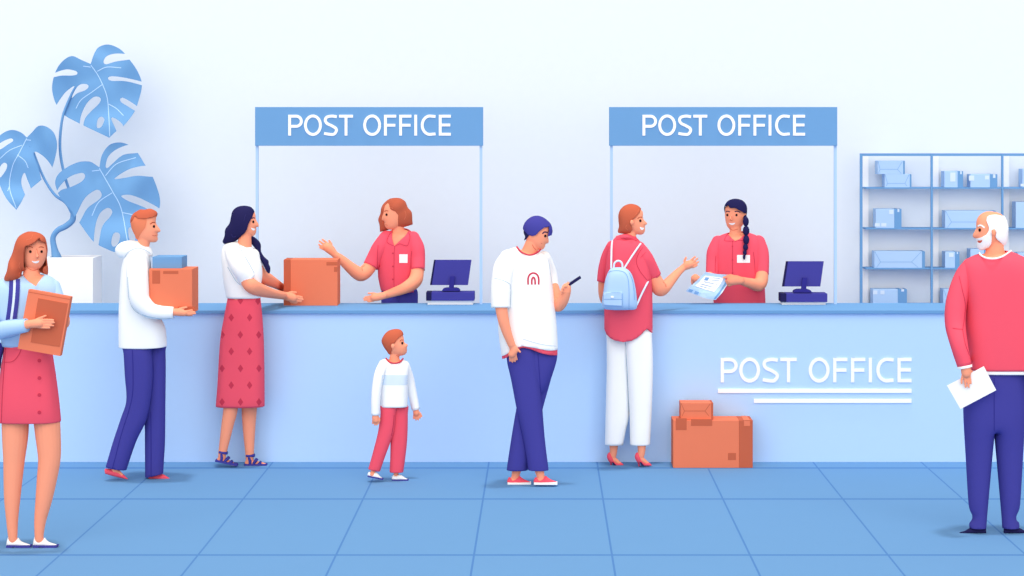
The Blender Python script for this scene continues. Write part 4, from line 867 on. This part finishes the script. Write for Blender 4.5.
s.join(tube([(612, 246, 5.5, .05), (607.5, 256, 6, .08), (604, 269, 5.8, .095), (601.2, 281.8, 4.4, .1)], Y, flat=(0, 1)), tube([(638, 249, 8, -.02), (643.5, 258, 9.2, -.02), (649, 267.5, 8.6, .0), (654.2, 276.6, 7.5, .02)], Y, flat=(0, 1)))
s.join(tube([(618, 238, 2.6, 0), (626, 236.6, 2.8, -.03), (634, 238.4, 2.8, 0)], Y, ds=2.2), tube([(618, 238, 2.6, 0), (626, 236.6, 2.8, .03), (634, 238.4, 2.8, 0)], Y, ds=2.2))
sv = s.bvh(); s.join(line([(616.4, 239.2), (624, 239.8), (632, 239.4), (637, 240.8)], sv, .5), line([(643, 247), (638.5, 254), (636.5, 262), (640, 271), (647, 280)], sv, .5), line([(647.5, 280.3), (654, 277.8), (660.8, 274)], sv, .3), line([(646, 252), (640.5, 258)], sv, .3))
obj('shirt', s, ['red', 'red_dark'], p, smooth=True, solid=.004)
LL = [(607, 329), (629, 329), (630, 345), (630, 380), (629.4, 414), (626, 430), (623, 446), (622, 456, 's'), (604.3, 456, 's'), (604.8, 446), (605.6, 410), (606.6, 370), (606.6, 340)]
LR = [(623, 327), (649.5, 325), (652, 338), (652.9, 369), (652, 405), (650, 446), (649.6, 456, 's'), (630.3, 456, 's'), (630.1, 446), (629.5, 414), (627.5, 380), (625, 345)]
ct = [[(595, 445.8), (660, 445.8), (660, 470), (595, 470)]]
s = inflate(LL, Y, .025, hmax=.075, cuts=ct); s.join(inflate(LR, Y, -.025, hmax=.075, cuts=ct))
sv = s.bvh(); s.join(line([(625.4, 342), (627.3, 375), (629.3, 412)], sv, .6))
obj('trousers', s, ['white', 'grey_line'], p, smooth=True, solid=.004)
for sx, dy in ((0, .04), (27.8, -.04)):
    o2 = [(x+sx, y) for x, y in [(608.9, 452.4), (607, 455.6), (607.6, 459.2), (609.6, 462.2), (613, 463.4), (616, 465.6), (623.5, 465.8), (623.4, 464.4), (620.8, 462.4), (617.4, 463), (614.4, 460.8), (612.6, 456.6), (611.2, 453.2)]]
    sh_ = obj('high_heel_shoe', inflate(o2, Y+dy, 0, hs=1.5, hmax=.04, step=1), 'red', p, smooth=True)
    obj('heel', tube([(610.6+sx, 460.6, 1.5), (611+sx, 463.4, .9), (611.2+sx, 465.7, .8)], Y+dy, sides=10), 'red_dark', sh_, smooth=True)
    obj('sole', slab([(612+sx, 462), (613.6+sx, 462.2), (616.4+sx, 465.8), (613.8+sx, 465.9)], Y+dy-.02, .04), 'ink', sh_)
# backpack
t = thing('backpack', 'pale blue backpack on the back of the woman in white trousers', 'backpack', P(620, 310, Y-.16))
BP = [(613.7, 267.7), (609.4, 270), (605.4, 279.2), (603.3, 291.7), (601.8, 305), (604.6, 309), (612, 310), (619, 310.2), (628, 310), (635, 309.4), (637.2, 305.3), (635.8, 289.6), (632.5, 276), (627.6, 269.4), (621, 267.3)]
m = inflate(BP, Y, -.187, hmax=.07, step=2); mv = m.bvh()
m.join(line([(608, 272.5), (612, 271), (618.5, 270.6), (624.5, 272.6), (627.8, 278), (629, 289), (629, 309)], mv, .5), line([(629, 272.6), (632.4, 280), (634, 290), (634.4, 300)], mv, .4))
bb = obj('bag', m, ['pale', 'line_blue'], t, smooth=True)
m = inflate([(603.8, 292.4, 's'), (622.6, 291.6, 's'), (622.6, 306.4, 's'), (603.2, 305.2, 's')], Y, -.25, hmax=.014, hs=3, step=1.5); mv = m.bvh()
m.join(line([(604, 292.6), (622, 292)], mv, .5, n=8), line([(622.2, 292), (622.2, 306)], mv, .5, n=8), line([(604, 299.2), (622, 299.4)], mv, .5, n=8), line([(604, 305), (622, 306)], mv, .4, n=8))
q = obj('pocket', m, ['pale', 'line_blue'], bb, smooth=True)
obj('clasp', inflate([(610.8, 296.6), (612.3, 296), (613.8, 296.8), (613.6, 298), (611, 298)], Y, -.265, hs=1.5, step=.8), 'white', bb, smooth=True)
obj('zip_pull', tube([(633.8, 288, .5, -.227), (633.4, 293, .6, -.23)], Y, sides=8), 'line_blue', bb)
obj('handle', tube([(613.6, 268.5, 1, -.185), (614.6, 263, 1, -.185), (618.4, 260.8, 1, -.185), (621.8, 263, 1, -.185), (622.6, 268.5, 1, -.185)], Y, sides=10), 'strap', bb, smooth=True)
for q in ([(612.4, 240.8, .95, -.01), (611.7, 246, .95, -.055), (611.4, 256, .95, -.11), (611.2, 268, .95, -.16)], [(641.4, 243, .95, -.01), (639.5, 245.2, .95, -.07), (632, 256, .95, -.13), (624.4, 268, .95, -.165)], [(650.5, 277, .95, .0), (648.2, 281.4, .95, -.07), (645.5, 286.5, .95, -.115), (641, 295.5, .95, -.14), (637, 304.5, .95, -.17)]):
    obj('shoulder_strap', tube(q, Y, sides=10), 'strap', t, smooth=True)

# ---- clerks behind the counter
Yc = 14.86
Y = Yc
p = person('clerk with short auburn hair in a pink polo shirt reaching towards the box', 398, Y)
head = [(384.8, 206), (383.5, 212), (381.6, 219.2), (384.3, 221.6), (384.3, 224), (385, 226.4), (387.6, 229.2), (392, 229.6), (398, 227), (403, 219), (404.5, 209), (399, 201.5), (390.5, 201)]
TO = [(392, 230), (383, 234.2), (378, 242), (377.2, 256), (377.8, 270), (378.2, 278), (380.5, 289), (382.6, 296), (381, 316, 's'), (417, 316, 's'), (415.6, 294), (414.5, 283), (416.5, 268), (418.5, 250), (416, 238), (409, 229.6), (400, 228)]
b = M().join(inflate(head, Y, -.03, hmax=.078, step=1.3), tube([(396.5, 218, 5.6), (398, 229, 6.2), (398, 240, 8)], Y), inflate(TO, Y, 0, ins=1.2, hmax=.095, yclip=288))
b.join(tube([(393, 285, 8, 0), (404, 285, 8, 0)], Y), leg_in([(391, 290, 7), (389, 360, 7), (388, 430, 5), (388, 437, 4)], Y, 0), leg_in([(407, 290, 7), (409, 360, 7), (410, 430, 5), (410, 437, 4)], Y, 0))
b.join(tube([(385, 243, 5, -.02), (375, 259, 5.8, -.04), (367.5, 269.5, 7, -.07), (361.5, 274, 7.2, -.1), (357, 272.6, 6.7, -.12), (350, 267.2, 5.7, -.14), (342, 260, 4.6, -.16), (335, 254.6, 3.5, -.18)], Y))
b.join(hand([(334.5, 254, 3.5), (330.5, 249.8, 4.6), (327.5, 247.4, 4.7)], [[(327.6, 243.8), (325, 241.4), (322.4, 239.5)], [(325, 245), (322, 243), (319.6, 241.2)], [(324, 247.4), (321, 246), (319, 244.6)], [(325, 249.8), (322.6, 248.8), (320, 247.6)]], Y, -.18, 1.35, [(331.4, 248), (331.2, 244), (329.2, 240.8)], 1.5))
b.join(tube([(415.5, 244, 6.5, -.03), (417.5, 262, 6.6, -.06), (417.2, 273, 6.7, -.1), (414.5, 281.5, 7, -.15), (405, 288, 5.7, -.24), (393, 292.5, 4.5, -.31), (384, 295.4, 3.7, -.36)], Y))
b.join(hand([(383.5, 295.6, 3.6), (377.5, 297, 3.9), (374, 297.6, 3.7)], [[(373.5, 296), (369, 296.4), (365, 297)], [(373, 297.8), (368, 298.4), (363.6, 298.6)], [(373, 299.3), (368.5, 300), (364.2, 300.4)], [(374, 300.6), (371, 301.4), (368, 301.6)]], Y, -.38, 1.1, [(379, 294.6), (373.5, 293.4), (368.4, 293.3)], 1.3))
b = fuse(b); bv = b.bvh()
b.join(line([(364.6, 265.4), (362, 267.4), (362.6, 271)], bv, .5), line([(385.2, 224.5), (387.5, 225.4)], bv, .5))
body = obj('body', b, ['skin', 'skin_dark'], p, smooth=True)
face(body, bv, [(386.5, 214.6)], [[(384.4, 211.6), (386, 210.6), (388.4, 211)]], es=(1.1, 1.4), bw=.7)
U = [(396.1, 197.8), (389.4, 198.9), (383.9, 203.3), (381.2, 207.8), (380.4, 213.3), (378.2, 219.4), (379.4, 225), (380, 232, 's'), (386, 230.6), (391.7, 228.9), (398.3, 228.3), (406, 226.6), (412.8, 224.4, 's'), (412.4, 220), (411.7, 212.2), (407.8, 207.4), (405.6, 202), (401.4, 198.7)]
fc = [(384.5, 206.5), (383, 212), (380.8, 219), (383.6, 222), (383.8, 226), (386.4, 229.6), (388, 235), (399, 235), (398, 228.6), (397.8, 223.3), (396.6, 218.5), (397.4, 214.4), (395.5, 211.6), (391.4, 209.8), (388.4, 208.2), (386.4, 206)]
m = inflate(U, Y, [(379, 222, .03), (396, 203, -.02), (405, 215, 0), (383, 205, .01)], hs=1.1, hmax=.11, step=1.4, front=[fc]); hv = m.bvh()
m.join(line([(387, 203.4), (389.5, 207), (393, 208.6)], hv, .35), line([(405, 211), (406, 215), (404.5, 219.5)], hv, .35))
obj('hair', m, ['hair', 'hair_line'], p, smooth=True, solid=.005)
s = inflate(TO, Y, 0, hmax=.108, cuts=[[(370, 291), (381, 291.4), (392, 293.4), (404, 293.4), (425, 291), (425, 345), (370, 345)]], front=[[(392.6, 225), (391.8, 232), (392, 238), (394.4, 245.8), (400, 240.5), (405, 236), (408.2, 231.6), (408, 225)]])
s.join(tube([(386.5, 238, 7.5, -.02), (380.5, 248, 8.6, -.035), (375, 258, 8.2, -.04), (370.7, 266.2, 7.9, -.055)], Y, flat=(0, 1)), tube([(413, 238, 6.8, -.02), (416.4, 248, 8, -.04), (417.8, 259, 7.4, -.06), (418, 270.2, 6.8, -.095)], Y, flat=(0, 1)))
sv = s.bvh()
for q in ([(391.6, 232), (388.5, 236), (387, 241.5), (389.5, 244), (394.2, 246)], [(408.6, 232.4), (410, 237), (409, 242), (407.2, 245.6), (403.5, 245), (399.4, 243.8), (394.6, 246.2)], [(378, 245), (377.4, 256), (377.6, 269)], [(411.4, 251), (411, 260), (411.2, 269)], [(394.4, 246), (394, 262), (394, 292)]): s.join(line(q, sv, .45 if q[0][1] > 244 and q[0][0] > 390 else .55))
sh1 = obj('polo_shirt', s, ['red', 'red_dark'], p, smooth=True, solid=.004)
for y in (253.3, 266.4, 279.3): obj('button', dot(392.9, y, .8, .9, sv), 'red_dark', sh1)
obj('name_badge', decal([(399.3, 254.3), (407.6, 254.3), (407.6, 262.9), (399.3, 262.9)], sv, .003, 2, smooth=False), 'white', sh1)
def clerk_trousers(x0, x1, ytop, p):
    m = inflate([(x0, ytop), ((x0+x1)/2+3, ytop), ((x0+x1)/2+2, 340), ((x0+x1)/2-1, 440), (x0+1, 440), (x0-1, 350), (x0-2.2, 306)], Yc, 0, hmax=.1)
    m.join(inflate([((x0+x1)/2-3, ytop), (x1, ytop), (x1+2.4, 306), (x1+1, 350), (x1-1, 440), ((x0+x1)/2+1, 440), ((x0+x1)/2-2, 340)], Yc, 0, hmax=.1))
    obj('trousers', m, 'navy', p, smooth=True)
    for x in ((x0*3+x1)/4, (x0+3*x1)/4): obj('shoe', tube([(x, 440, 3.4, .03), (x, 440, 3.4, -.06), (x, 440.6, 2.8, -.13)], Yc, sides=12), 'ink', p, smooth=True)
clerk_trousers(383.5, 415.5, 288, p)

p = person('clerk with a long black plait in a pink polo shirt handing over papers', 738, Y)
head = [(725, 208.5), (724.9, 216), (726, 223), (728.2, 227.8), (732, 230.2), (736.4, 229.6), (742, 226), (745.6, 220), (746.4, 213), (745, 206), (740, 201), (732.5, 200.4), (727, 203.5)]
TO = [(727, 233), (717.5, 237.2), (713.6, 245), (712.6, 258), (712, 280), (713.5, 302), (714, 318, 's'), (766, 318, 's'), (765.4, 300), (764.4, 280), (763.6, 262), (761.5, 243), (757.5, 236.2), (748, 232.4), (738, 231)]
b = M().join(inflate(head, Y, 0, hmax=.088, step=1.3), tube([(736, 222, 5.6), (735.5, 232, 6), (736, 242, 8)], Y), inflate(TO, Y, 0, ins=1.3, hmax=.1, yclip=312))
b.join(tube([(731.6, 215.5, .7, -.076), (730.8, 219.3, 1.3, -.086), (731.4, 220.4, 1, -.08)], Y, sides=10))
b.join(tube([(727, 308, 11, 0), (751, 308, 11, 0)], Y), leg_in([(727, 312, 10), (727, 360, 8), (727, 437, 4)], Y, 0), leg_in([(751, 312, 10), (751, 360, 8), (751, 437, 4)], Y, 0))
b.join(tube([(760, 247, 5, -.02), (761.8, 264, 5.4, -.06), (761.8, 278, 6.5, -.11), (758.5, 284.8, 6.6, -.16), (750, 283.2, 5.2, -.23), (741, 280.6, 4, -.29)], Y))
b.join(hand([(740.5, 280.5, 4), (735.5, 280, 5), (731.5, 280.6, 4.8)], [[(731, 277.4), (727.5, 277), (723.8, 277.4)], [(729.5, 280), (726.5, 280.6, .01), (725.8, 281.8, .02)], [(729.5, 282.6), (727.4, 283.4, .01), (727, 284.4, .02)], [(731, 284.8), (729, 285.6, .01), (729, 286.2, .02)]], Y, -.31, 1.5, [(735, 277), (731, 275.4), (727, 276)], 1.6))
b.join(tube([(717, 247, 4.5, -.02), (713, 262, 4.6, -.045), (711.5, 274, 4.8, -.09), (706, 282, 4.8, -.16), (700, 282, 4, -.22), (697, 281, 3.8, -.26)], Y))
b.join(hand([(697.5, 281, 3.9), (695, 278.6, 4.2)], [[(697, 276), (699, 277.4), (701, 280)], [(695, 275.2), (696.6, 275.4), (698.6, 278)], [(696, 283), (699, 284), (702, 285)], [(698, 284.6), (701, 286), (703.4, 287)]], Y, -.262, 1.5, [(692.4, 279), (692, 282), (692.8, 284.4)], 1.6))
b = fuse(b); bv = b.bvh()
b.join(line([(731.6, 215.8), (731.3, 218), (730.2, 219.8), (731.6, 220.6)], bv, .45), line([(729.5, 228.6), (733, 230.2), (738, 229)], bv, .5))
body = obj('body', b, ['skin', 'skin_dark'], p, smooth=True)
face(body, bv, [(727.3, 215), (736.5, 215)], [[(725.9, 212), (727.4, 211.2), (730, 211.8)], [(734.8, 211.8), (737.2, 211.2), (740.4, 212.4)]], [(728.9, 223), (732, 223.2), (735.1, 222.8), (734, 224.4), (732, 225), (730, 224.4)], brow_mat='ink', es=(1.05, 1.35), bw=.9)
U = [(735.3, 198.7), (729.5, 200), (725.8, 203.2), (724, 208.4), (725.8, 216), (728, 223), (732, 227), (740, 224.5), (745.8, 218), (747.2, 209), (745.6, 203.6), (741.6, 200)]
fc = [(720, 208.4), (724, 208.4), (727.2, 206), (728.4, 204.6), (730, 208), (732.3, 207.9), (734.8, 207.6), (740.2, 210.6), (744.8, 213), (746.6, 213.6), (750, 214), (750, 240), (720, 240)]
m = inflate(U, Y, -.012, hs=1.2, hmax=.115, step=1.3, front=[fc])
obj('hair', m, 'ink', p, smooth=True, solid=.004)
m = M()
for x, y, rx, ry in ((745.8, 221.6, 3.1, 5), (746.1, 230.8, 3.4, 5.1), (746.2, 239.8, 3.2, 4.9), (745.5, 247.2, 2.6, 3.7), (744.9, 252.6, 2, 3.1), (744.2, 257, 1.3, 2.9)): m.join(ball(x, y, rx, ry, Y, -.1+(y-221)*-.0006))
m.join(tube([(744, 214, 2, .02), (745.6, 220, 2, -.08)], Y))
obj('plait', m, 'ink', p, smooth=True, label='long black plait over one shoulder')
s = inflate(TO, Y, 0, hmax=.108, front=[[(727.4, 228), (727.6, 233.2), (731, 237.4), (734.8, 240.8), (739.5, 239), (744.6, 234.4), (745.6, 228)]], cuts=[[(700, 312), (780, 312), (780, 330), (700, 330)]])
s.join(tube([(718, 242, 6.5, -.01), (714.5, 252, 7.6, -.025), (713, 262, 7, -.045), (712, 277, 6.2, -.09)], Y, flat=(0, 1)), tube([(758.5, 242, 6.8, -.015), (761, 252, 7.6, -.035), (762, 263, 7.1, -.06), (762.2, 274.6, 6.5, -.09)], Y, flat=(0, 1)))
sv = s.bvh()
for q in ([(727.5, 234), (725.4, 237.4), (724.6, 240.4), (728.5, 241), (734.6, 240.9)], [(734.8, 240.9), (739, 240), (743.6, 240.6)], [(732.6, 241), (732.5, 260), (732.6, 275)], [(716, 256), (715.4, 264), (715.2, 272)], [(753.4, 252), (754.6, 262), (755.2, 274)]): s.join(line(q, sv, .5))
sh2 = obj('polo_shirt', s, ['red', 'red_dark'], p, smooth=True, solid=.004)
for y in (246.4, 259.9, 273): obj('button', dot(732.5, y, .8, .8, sv), 'red_dark', sh2)
obj('name_badge', decal([(737, 255), (750, 255), (750, 262.8), (737, 262.8)], sv, .003, 2, smooth=False), 'white', sh2)
clerk_trousers(716, 762, 300, p)
# papers in her hands
t = thing('document_folder', 'pale blue folder with a white form held by the clerk with the plait', 'document folder', P(706, 299, Y-.33))
dd = [(685, 291, -.44), (715, 300, -.42), (706, 272, -.27), (729, 277, -.29)]
m = slab([(705.7, 272), (717.8, 274.2), (730, 274.8), (724.5, 277.4), (727.8, 283.9), (722.5, 292.5), (715.6, 300), (705.7, 298.2), (685.8, 291.2)], Y, .008, dd, step=4)
mv = m.bvh()
m.join(line([(705.6, 272.6), (695.5, 281.8), (686.2, 290.6)], mv, 1.2, mi=1), line([(686, 291.2), (700, 296.2), (715.2, 300), (722, 291.6), (727.2, 284)], mv, 1.0, mi=2))
d = decal([(725.4, 279), (727, 284), (721, 292.5), (715.6, 299), (713.6, 298.8), (720, 290.6), (724.6, 283.4)], mv, .002, 2, smooth=False); d.m = [1]*len(d.f); m.join(d)
fo = obj('folder', m, ['pale', 'blue', 'strap'], t)
m = slab([(705.2, 275.8), (724, 278), (719.6, 285.5), (714.2, 291.8), (704.5, 289.2), (695.3, 286)], Y, .003, [(a, b_, c-.004) for a, b_, c in dd], step=3); mv2 = m.bvh()
for q in ([(712.8, 277.8), (720, 278.6)], [(711.4, 280), (719.6, 281)], [(703.5, 281.6), (717.4, 284.4)], [(701, 284), (714.6, 287.6)], [(699.4, 285.8), (711, 289)]): m.join(line(q, mv2, .55, .0012, n=3))
obj('form', m, ['white', 'line_blue'], t)
for q in ([(705.6, 277.2), (709.6, 277.6), (707.6, 280.6), (703.8, 280)], [(689.6, 289), (693.4, 290), (691.6, 292.4), (688, 291.2)], [(695.4, 291), (699.4, 292.2), (697.6, 294.6), (693.8, 293.4)]):
    d = decal(q, mv2 if q[0][1] < 280 else mv, .0025, 2, smooth=False)
    obj('stamp_mark', d, 'line_blue', t)

# ---- old man, right edge
Y = ground(532.9)
p = person('bald old man with white beard, red sweater and navy trousers holding an envelope', 993, Y)
head = [(988.9, 211.2), (981.4, 213.8), (977.2, 219), (976.3, 224.5), (976.3, 228.4), (972.8, 235.2), (973.9, 237.9), (977, 239.3), (977.4, 244), (979.2, 248.6), (983.5, 249.8), (990, 247.6), (997, 244), (1003, 240), (1006.2, 234), (1007, 226), (1004.6, 217.6), (999, 213)]
TO = [(979, 253.6), (969, 258), (962.5, 264), (961.5, 285), (964.5, 305), (964.6, 330), (965.8, 350), (966.6, 372), (967, 400, 's'), (1046, 400, 's'), (1047, 350), (1048, 300), (1045, 275), (1035, 262), (1022, 256), (1011, 251.6), (995, 249.6)]
b = M().join(inflate(head, Y, 0, hmax=.084, step=1.4), tube([(994.5, 238, 8), (995, 247, 8.6), (995, 262, 12)], Y), inflate(TO, Y, 0, ins=1.7, hmax=.115, yclip=362), ball(993.8, 232.6, 2.2, 3.6, Y, -.086, rz=1.6), ball(993.8, 232.6, 2.2, 3.6, Y, .086, rz=1.6))
b.join(tube([(988, 362, 12, 0), (1002, 362, 12, 0)], Y), leg_in([(984, 372, 10), (979, 440, 10), (978, 500, 5), (978, 526, 3.4)], Y, 0), leg_in([(1006, 372, 10), (1011, 440, 10), (1011, 500, 5), (1011, 526, 3.4)], Y, 0))
for sg in (0, 1):
    f = (lambda x: x) if not sg else (lambda x: 2007-x)
    b.join(tube([(f(967), 270, 6, -.0), (f(961), 287, 7, -.03), (f(956.5), 306, 8, -.05), (f(956.5), 327, 7.5, -.09), (f(960.6), 347, 6.2, -.15), (f(965), 365, 4.9, -.17)], Y))
    b.join(hand([(f(965.4), 366, 4.6), (f(966), 370.5, 5.1), (f(966.2), 373, 5)], [[(f(962.4), 376), (f(961.6), 380), (f(961.6), 383.4)], [(f(965), 377), (f(965.2), 383), (f(965.7), 387.2)], [(f(967.6), 377), (f(968.2), 383), (f(968.9), 387.4)], [(f(969.6), 376), (f(970.4), 380), (f(971), 383.5)]], Y, -.175, 1.35, [(f(969.6), 369.6, .02), (f(972.4), 373, .035), (f(973), 377, .045)], 1.6))
b = fuse(b); bv = b.bvh()
body = obj('body', b, ['skin', 'skin_dark'], p, smooth=True)
face(body, bv, [(979.7, 230)], [], es=(1.35, 1.75), mirror=Y)
eb = line([(977.6, 226.2), (980.6, 225.2), (984.6, 227.6)], bv, 1.5, .003, mi=0)
obj('eyebrow', eb, 'white', body); obj('eyebrow', mirrored(eb, Y), 'white', body)
U = [(988.9, 210.6), (981, 213.2), (976.8, 218.6), (975.9, 224.5), (974.6, 231), (973.6, 236), (976.6, 240.5), (977, 245), (979, 249.6), (983.5, 250.4), (990, 248.6), (997, 245.4), (1003, 246), (1006.6, 243), (1007.8, 236), (1008.2, 227.7), (1006, 219), (1002.4, 215), (996, 212)]
bald = [(1004, 216.4), (1001, 215.4), (997.5, 214.8), (993.5, 214.9), (989.8, 215.6), (987.6, 217.4), (986.8, 220.8), (988, 224.4), (989, 227.6), (988.7, 231), (986.4, 234.7), (981.6, 237.8), (977.4, 239.4), (974, 239.6), (969, 238), (970, 208), (985, 206), (1005, 208), (1009, 214)]
nkc = [(991.6, 230.4), (994.2, 229), (996.4, 232.6), (995.6, 236.8), (997.8, 240), (1003, 243.8), (1005, 250), (1008, 258), (975, 258), (983, 251.4), (990, 248), (991.8, 244), (991.9, 237)]
m = inflate(U, Y, 0, hs=1.07, hmax=.097, step=1.3, cuts=[bald, nkc]); hv = m.bvh()
hr = obj('hair', m, 'white', p, smooth=True, solid=.004, label='white hair and full beard')
obj('mouth', decal([(977.6, 240.6), (980, 240.6), (982.2, 240.2), (981.4, 242.2), (979.4, 243), (977.8, 242)], hv, .002, .8), 'lip', body)
nk = [(979.6, 246), (980.2, 253.6), (983.5, 256.4), (988, 257.8), (993, 258.3), (999.7, 257.2), (1004, 255.6), (1007.6, 253), (1011, 250.6), (1009, 243)]
s = inflate(TO, Y, 0, hmax=.13, cuts=[nk, [(930, 371), (1060, 371), (1060, 430), (930, 430)]])
for sg in (0, 1):
    f = (lambda x: x) if not sg else (lambda x: 2007-x)
    s.join(tube([(f(970), 266, 8, -.0), (f(965), 275, 9.6, -.01), (f(960), 289, 10.4, -.03), (f(956), 306, 10.6, -.05), (f(955.4), 325, 10.2, -.08), (f(959.4), 346, 8.6, -.15), (f(964.6), 366, 7.2, -.17)], Y, flat=(0, 1)))
sv = s.bvh(); s.join(line([(959, 276), (962, 288), (965.4, 304), (964.4, 318), (962.8, 330)], sv, .6), line([(962.8, 330), (965.5, 344), (969, 354), (971.8, 363)], sv, .6), line([(952.5, 328), (957.5, 328.8), (963, 329.2)], sv, .5))
sw = obj('sweater', s, ['red', 'red_dark'], p, smooth=True, solid=.004)
obj('collar', tube([(979.4, 252.8, .95, -.01), (980.8, 255.2, .95, -.05), (986, 257.8, .95, -.1), (993, 258.6, .95, -.115), (1000.4, 257.3, .95, -.1), (1006.6, 254, .95, -.06), (1011, 250.8, .95, -.01)], Y, sides=8), 'white', sw, smooth=True)
obj('cuff', tube([(964.6, 365.6, 7.5, -.17), (965.1, 368, 7.4, -.171)], Y, flat=(1, 1)), 'white', sw, smooth=True)
obj('hem_band', inflate(TO, Y, 0, hmax=.126, ins=.3, cuts=[[(930, 374.4), (1060, 374.4), (1060, 430), (930, 430)], [(930, 240), (1060, 240), (1060, 362), (930, 362)]]), 'white', sw, smooth=True, solid=.003)
LLg = [(972, 360), (1000, 360), (998.5, 400), (994.2, 433), (991, 470), (988.4, 500), (986.5, 524), (986, 531), (986, 540, 's'), (970, 540, 's'), (969.6, 529), (969.3, 523.5), (972, 520), (972.3, 515.5), (969.5, 509), (968.2, 498), (966, 460), (963.7, 415), (964, 385)]
OUT = [(972, 356), (994.3, 354), (1016.6, 356), (1023.6, 372), (1024.6, 385), (1024.9, 415), (1022.6, 460), (1020.4, 498), (1019.1, 509), (1016.3, 515.5), (1016.6, 520), (1019.3, 523.5), (1019, 531), (1018.6, 545, 's'), (1002.6, 545, 's'), (1002.1, 524), (1000.2, 500), (997.6, 470), (994.3, 433, 's'), (991, 470), (988.4, 500), (986.5, 524), (986, 545, 's'), (970, 545, 's'), (969.6, 529), (969.3, 523.5), (972, 520), (972.3, 515.5), (969.5, 509), (968.2, 498), (966, 460), (963.7, 415), (964, 385), (965, 372)]
s = inflate(OUT, Y, 0, hmax=.118, cuts=[[(955, 530.8), (1040, 530.8), (1040, 560), (955, 560)]])
s.join(line([(994.3, 378), (994.3, 400), (994.3, 431)], s.bvh(), .5))
obj('trousers', s, ['navy', 'navy_dark'], p, smooth=True, solid=.004)
so = [(959.3, 533.4, 's'), (959.8, 532.2), (965, 530.8), (970.5, 528), (978, 528.4), (986.2, 528.6, 's'), (986.2, 533.4, 's'), (980.5, 533.4, 's'), (979, 532.8), (976, 533.4)]
obj('shoe', inflate(so, Y, 0, hs=1.3, hmax=.055, step=1.2), 'ink', p, smooth=True)
obj('shoe', inflate([(1989.8-x, *k) for x, *k in so][::-1], Y, 0, hs=1.3, hmax=.055, step=1.2), 'ink', p, smooth=True)
obj('envelope', slab([(947.1, 385.6), (983.9, 366.3), (996.2, 390.2), (960.5, 409)], Y-.158, .004, step=30), 'white', label='plain white envelope held by the bald old man in front of his trousers', cat='envelope')
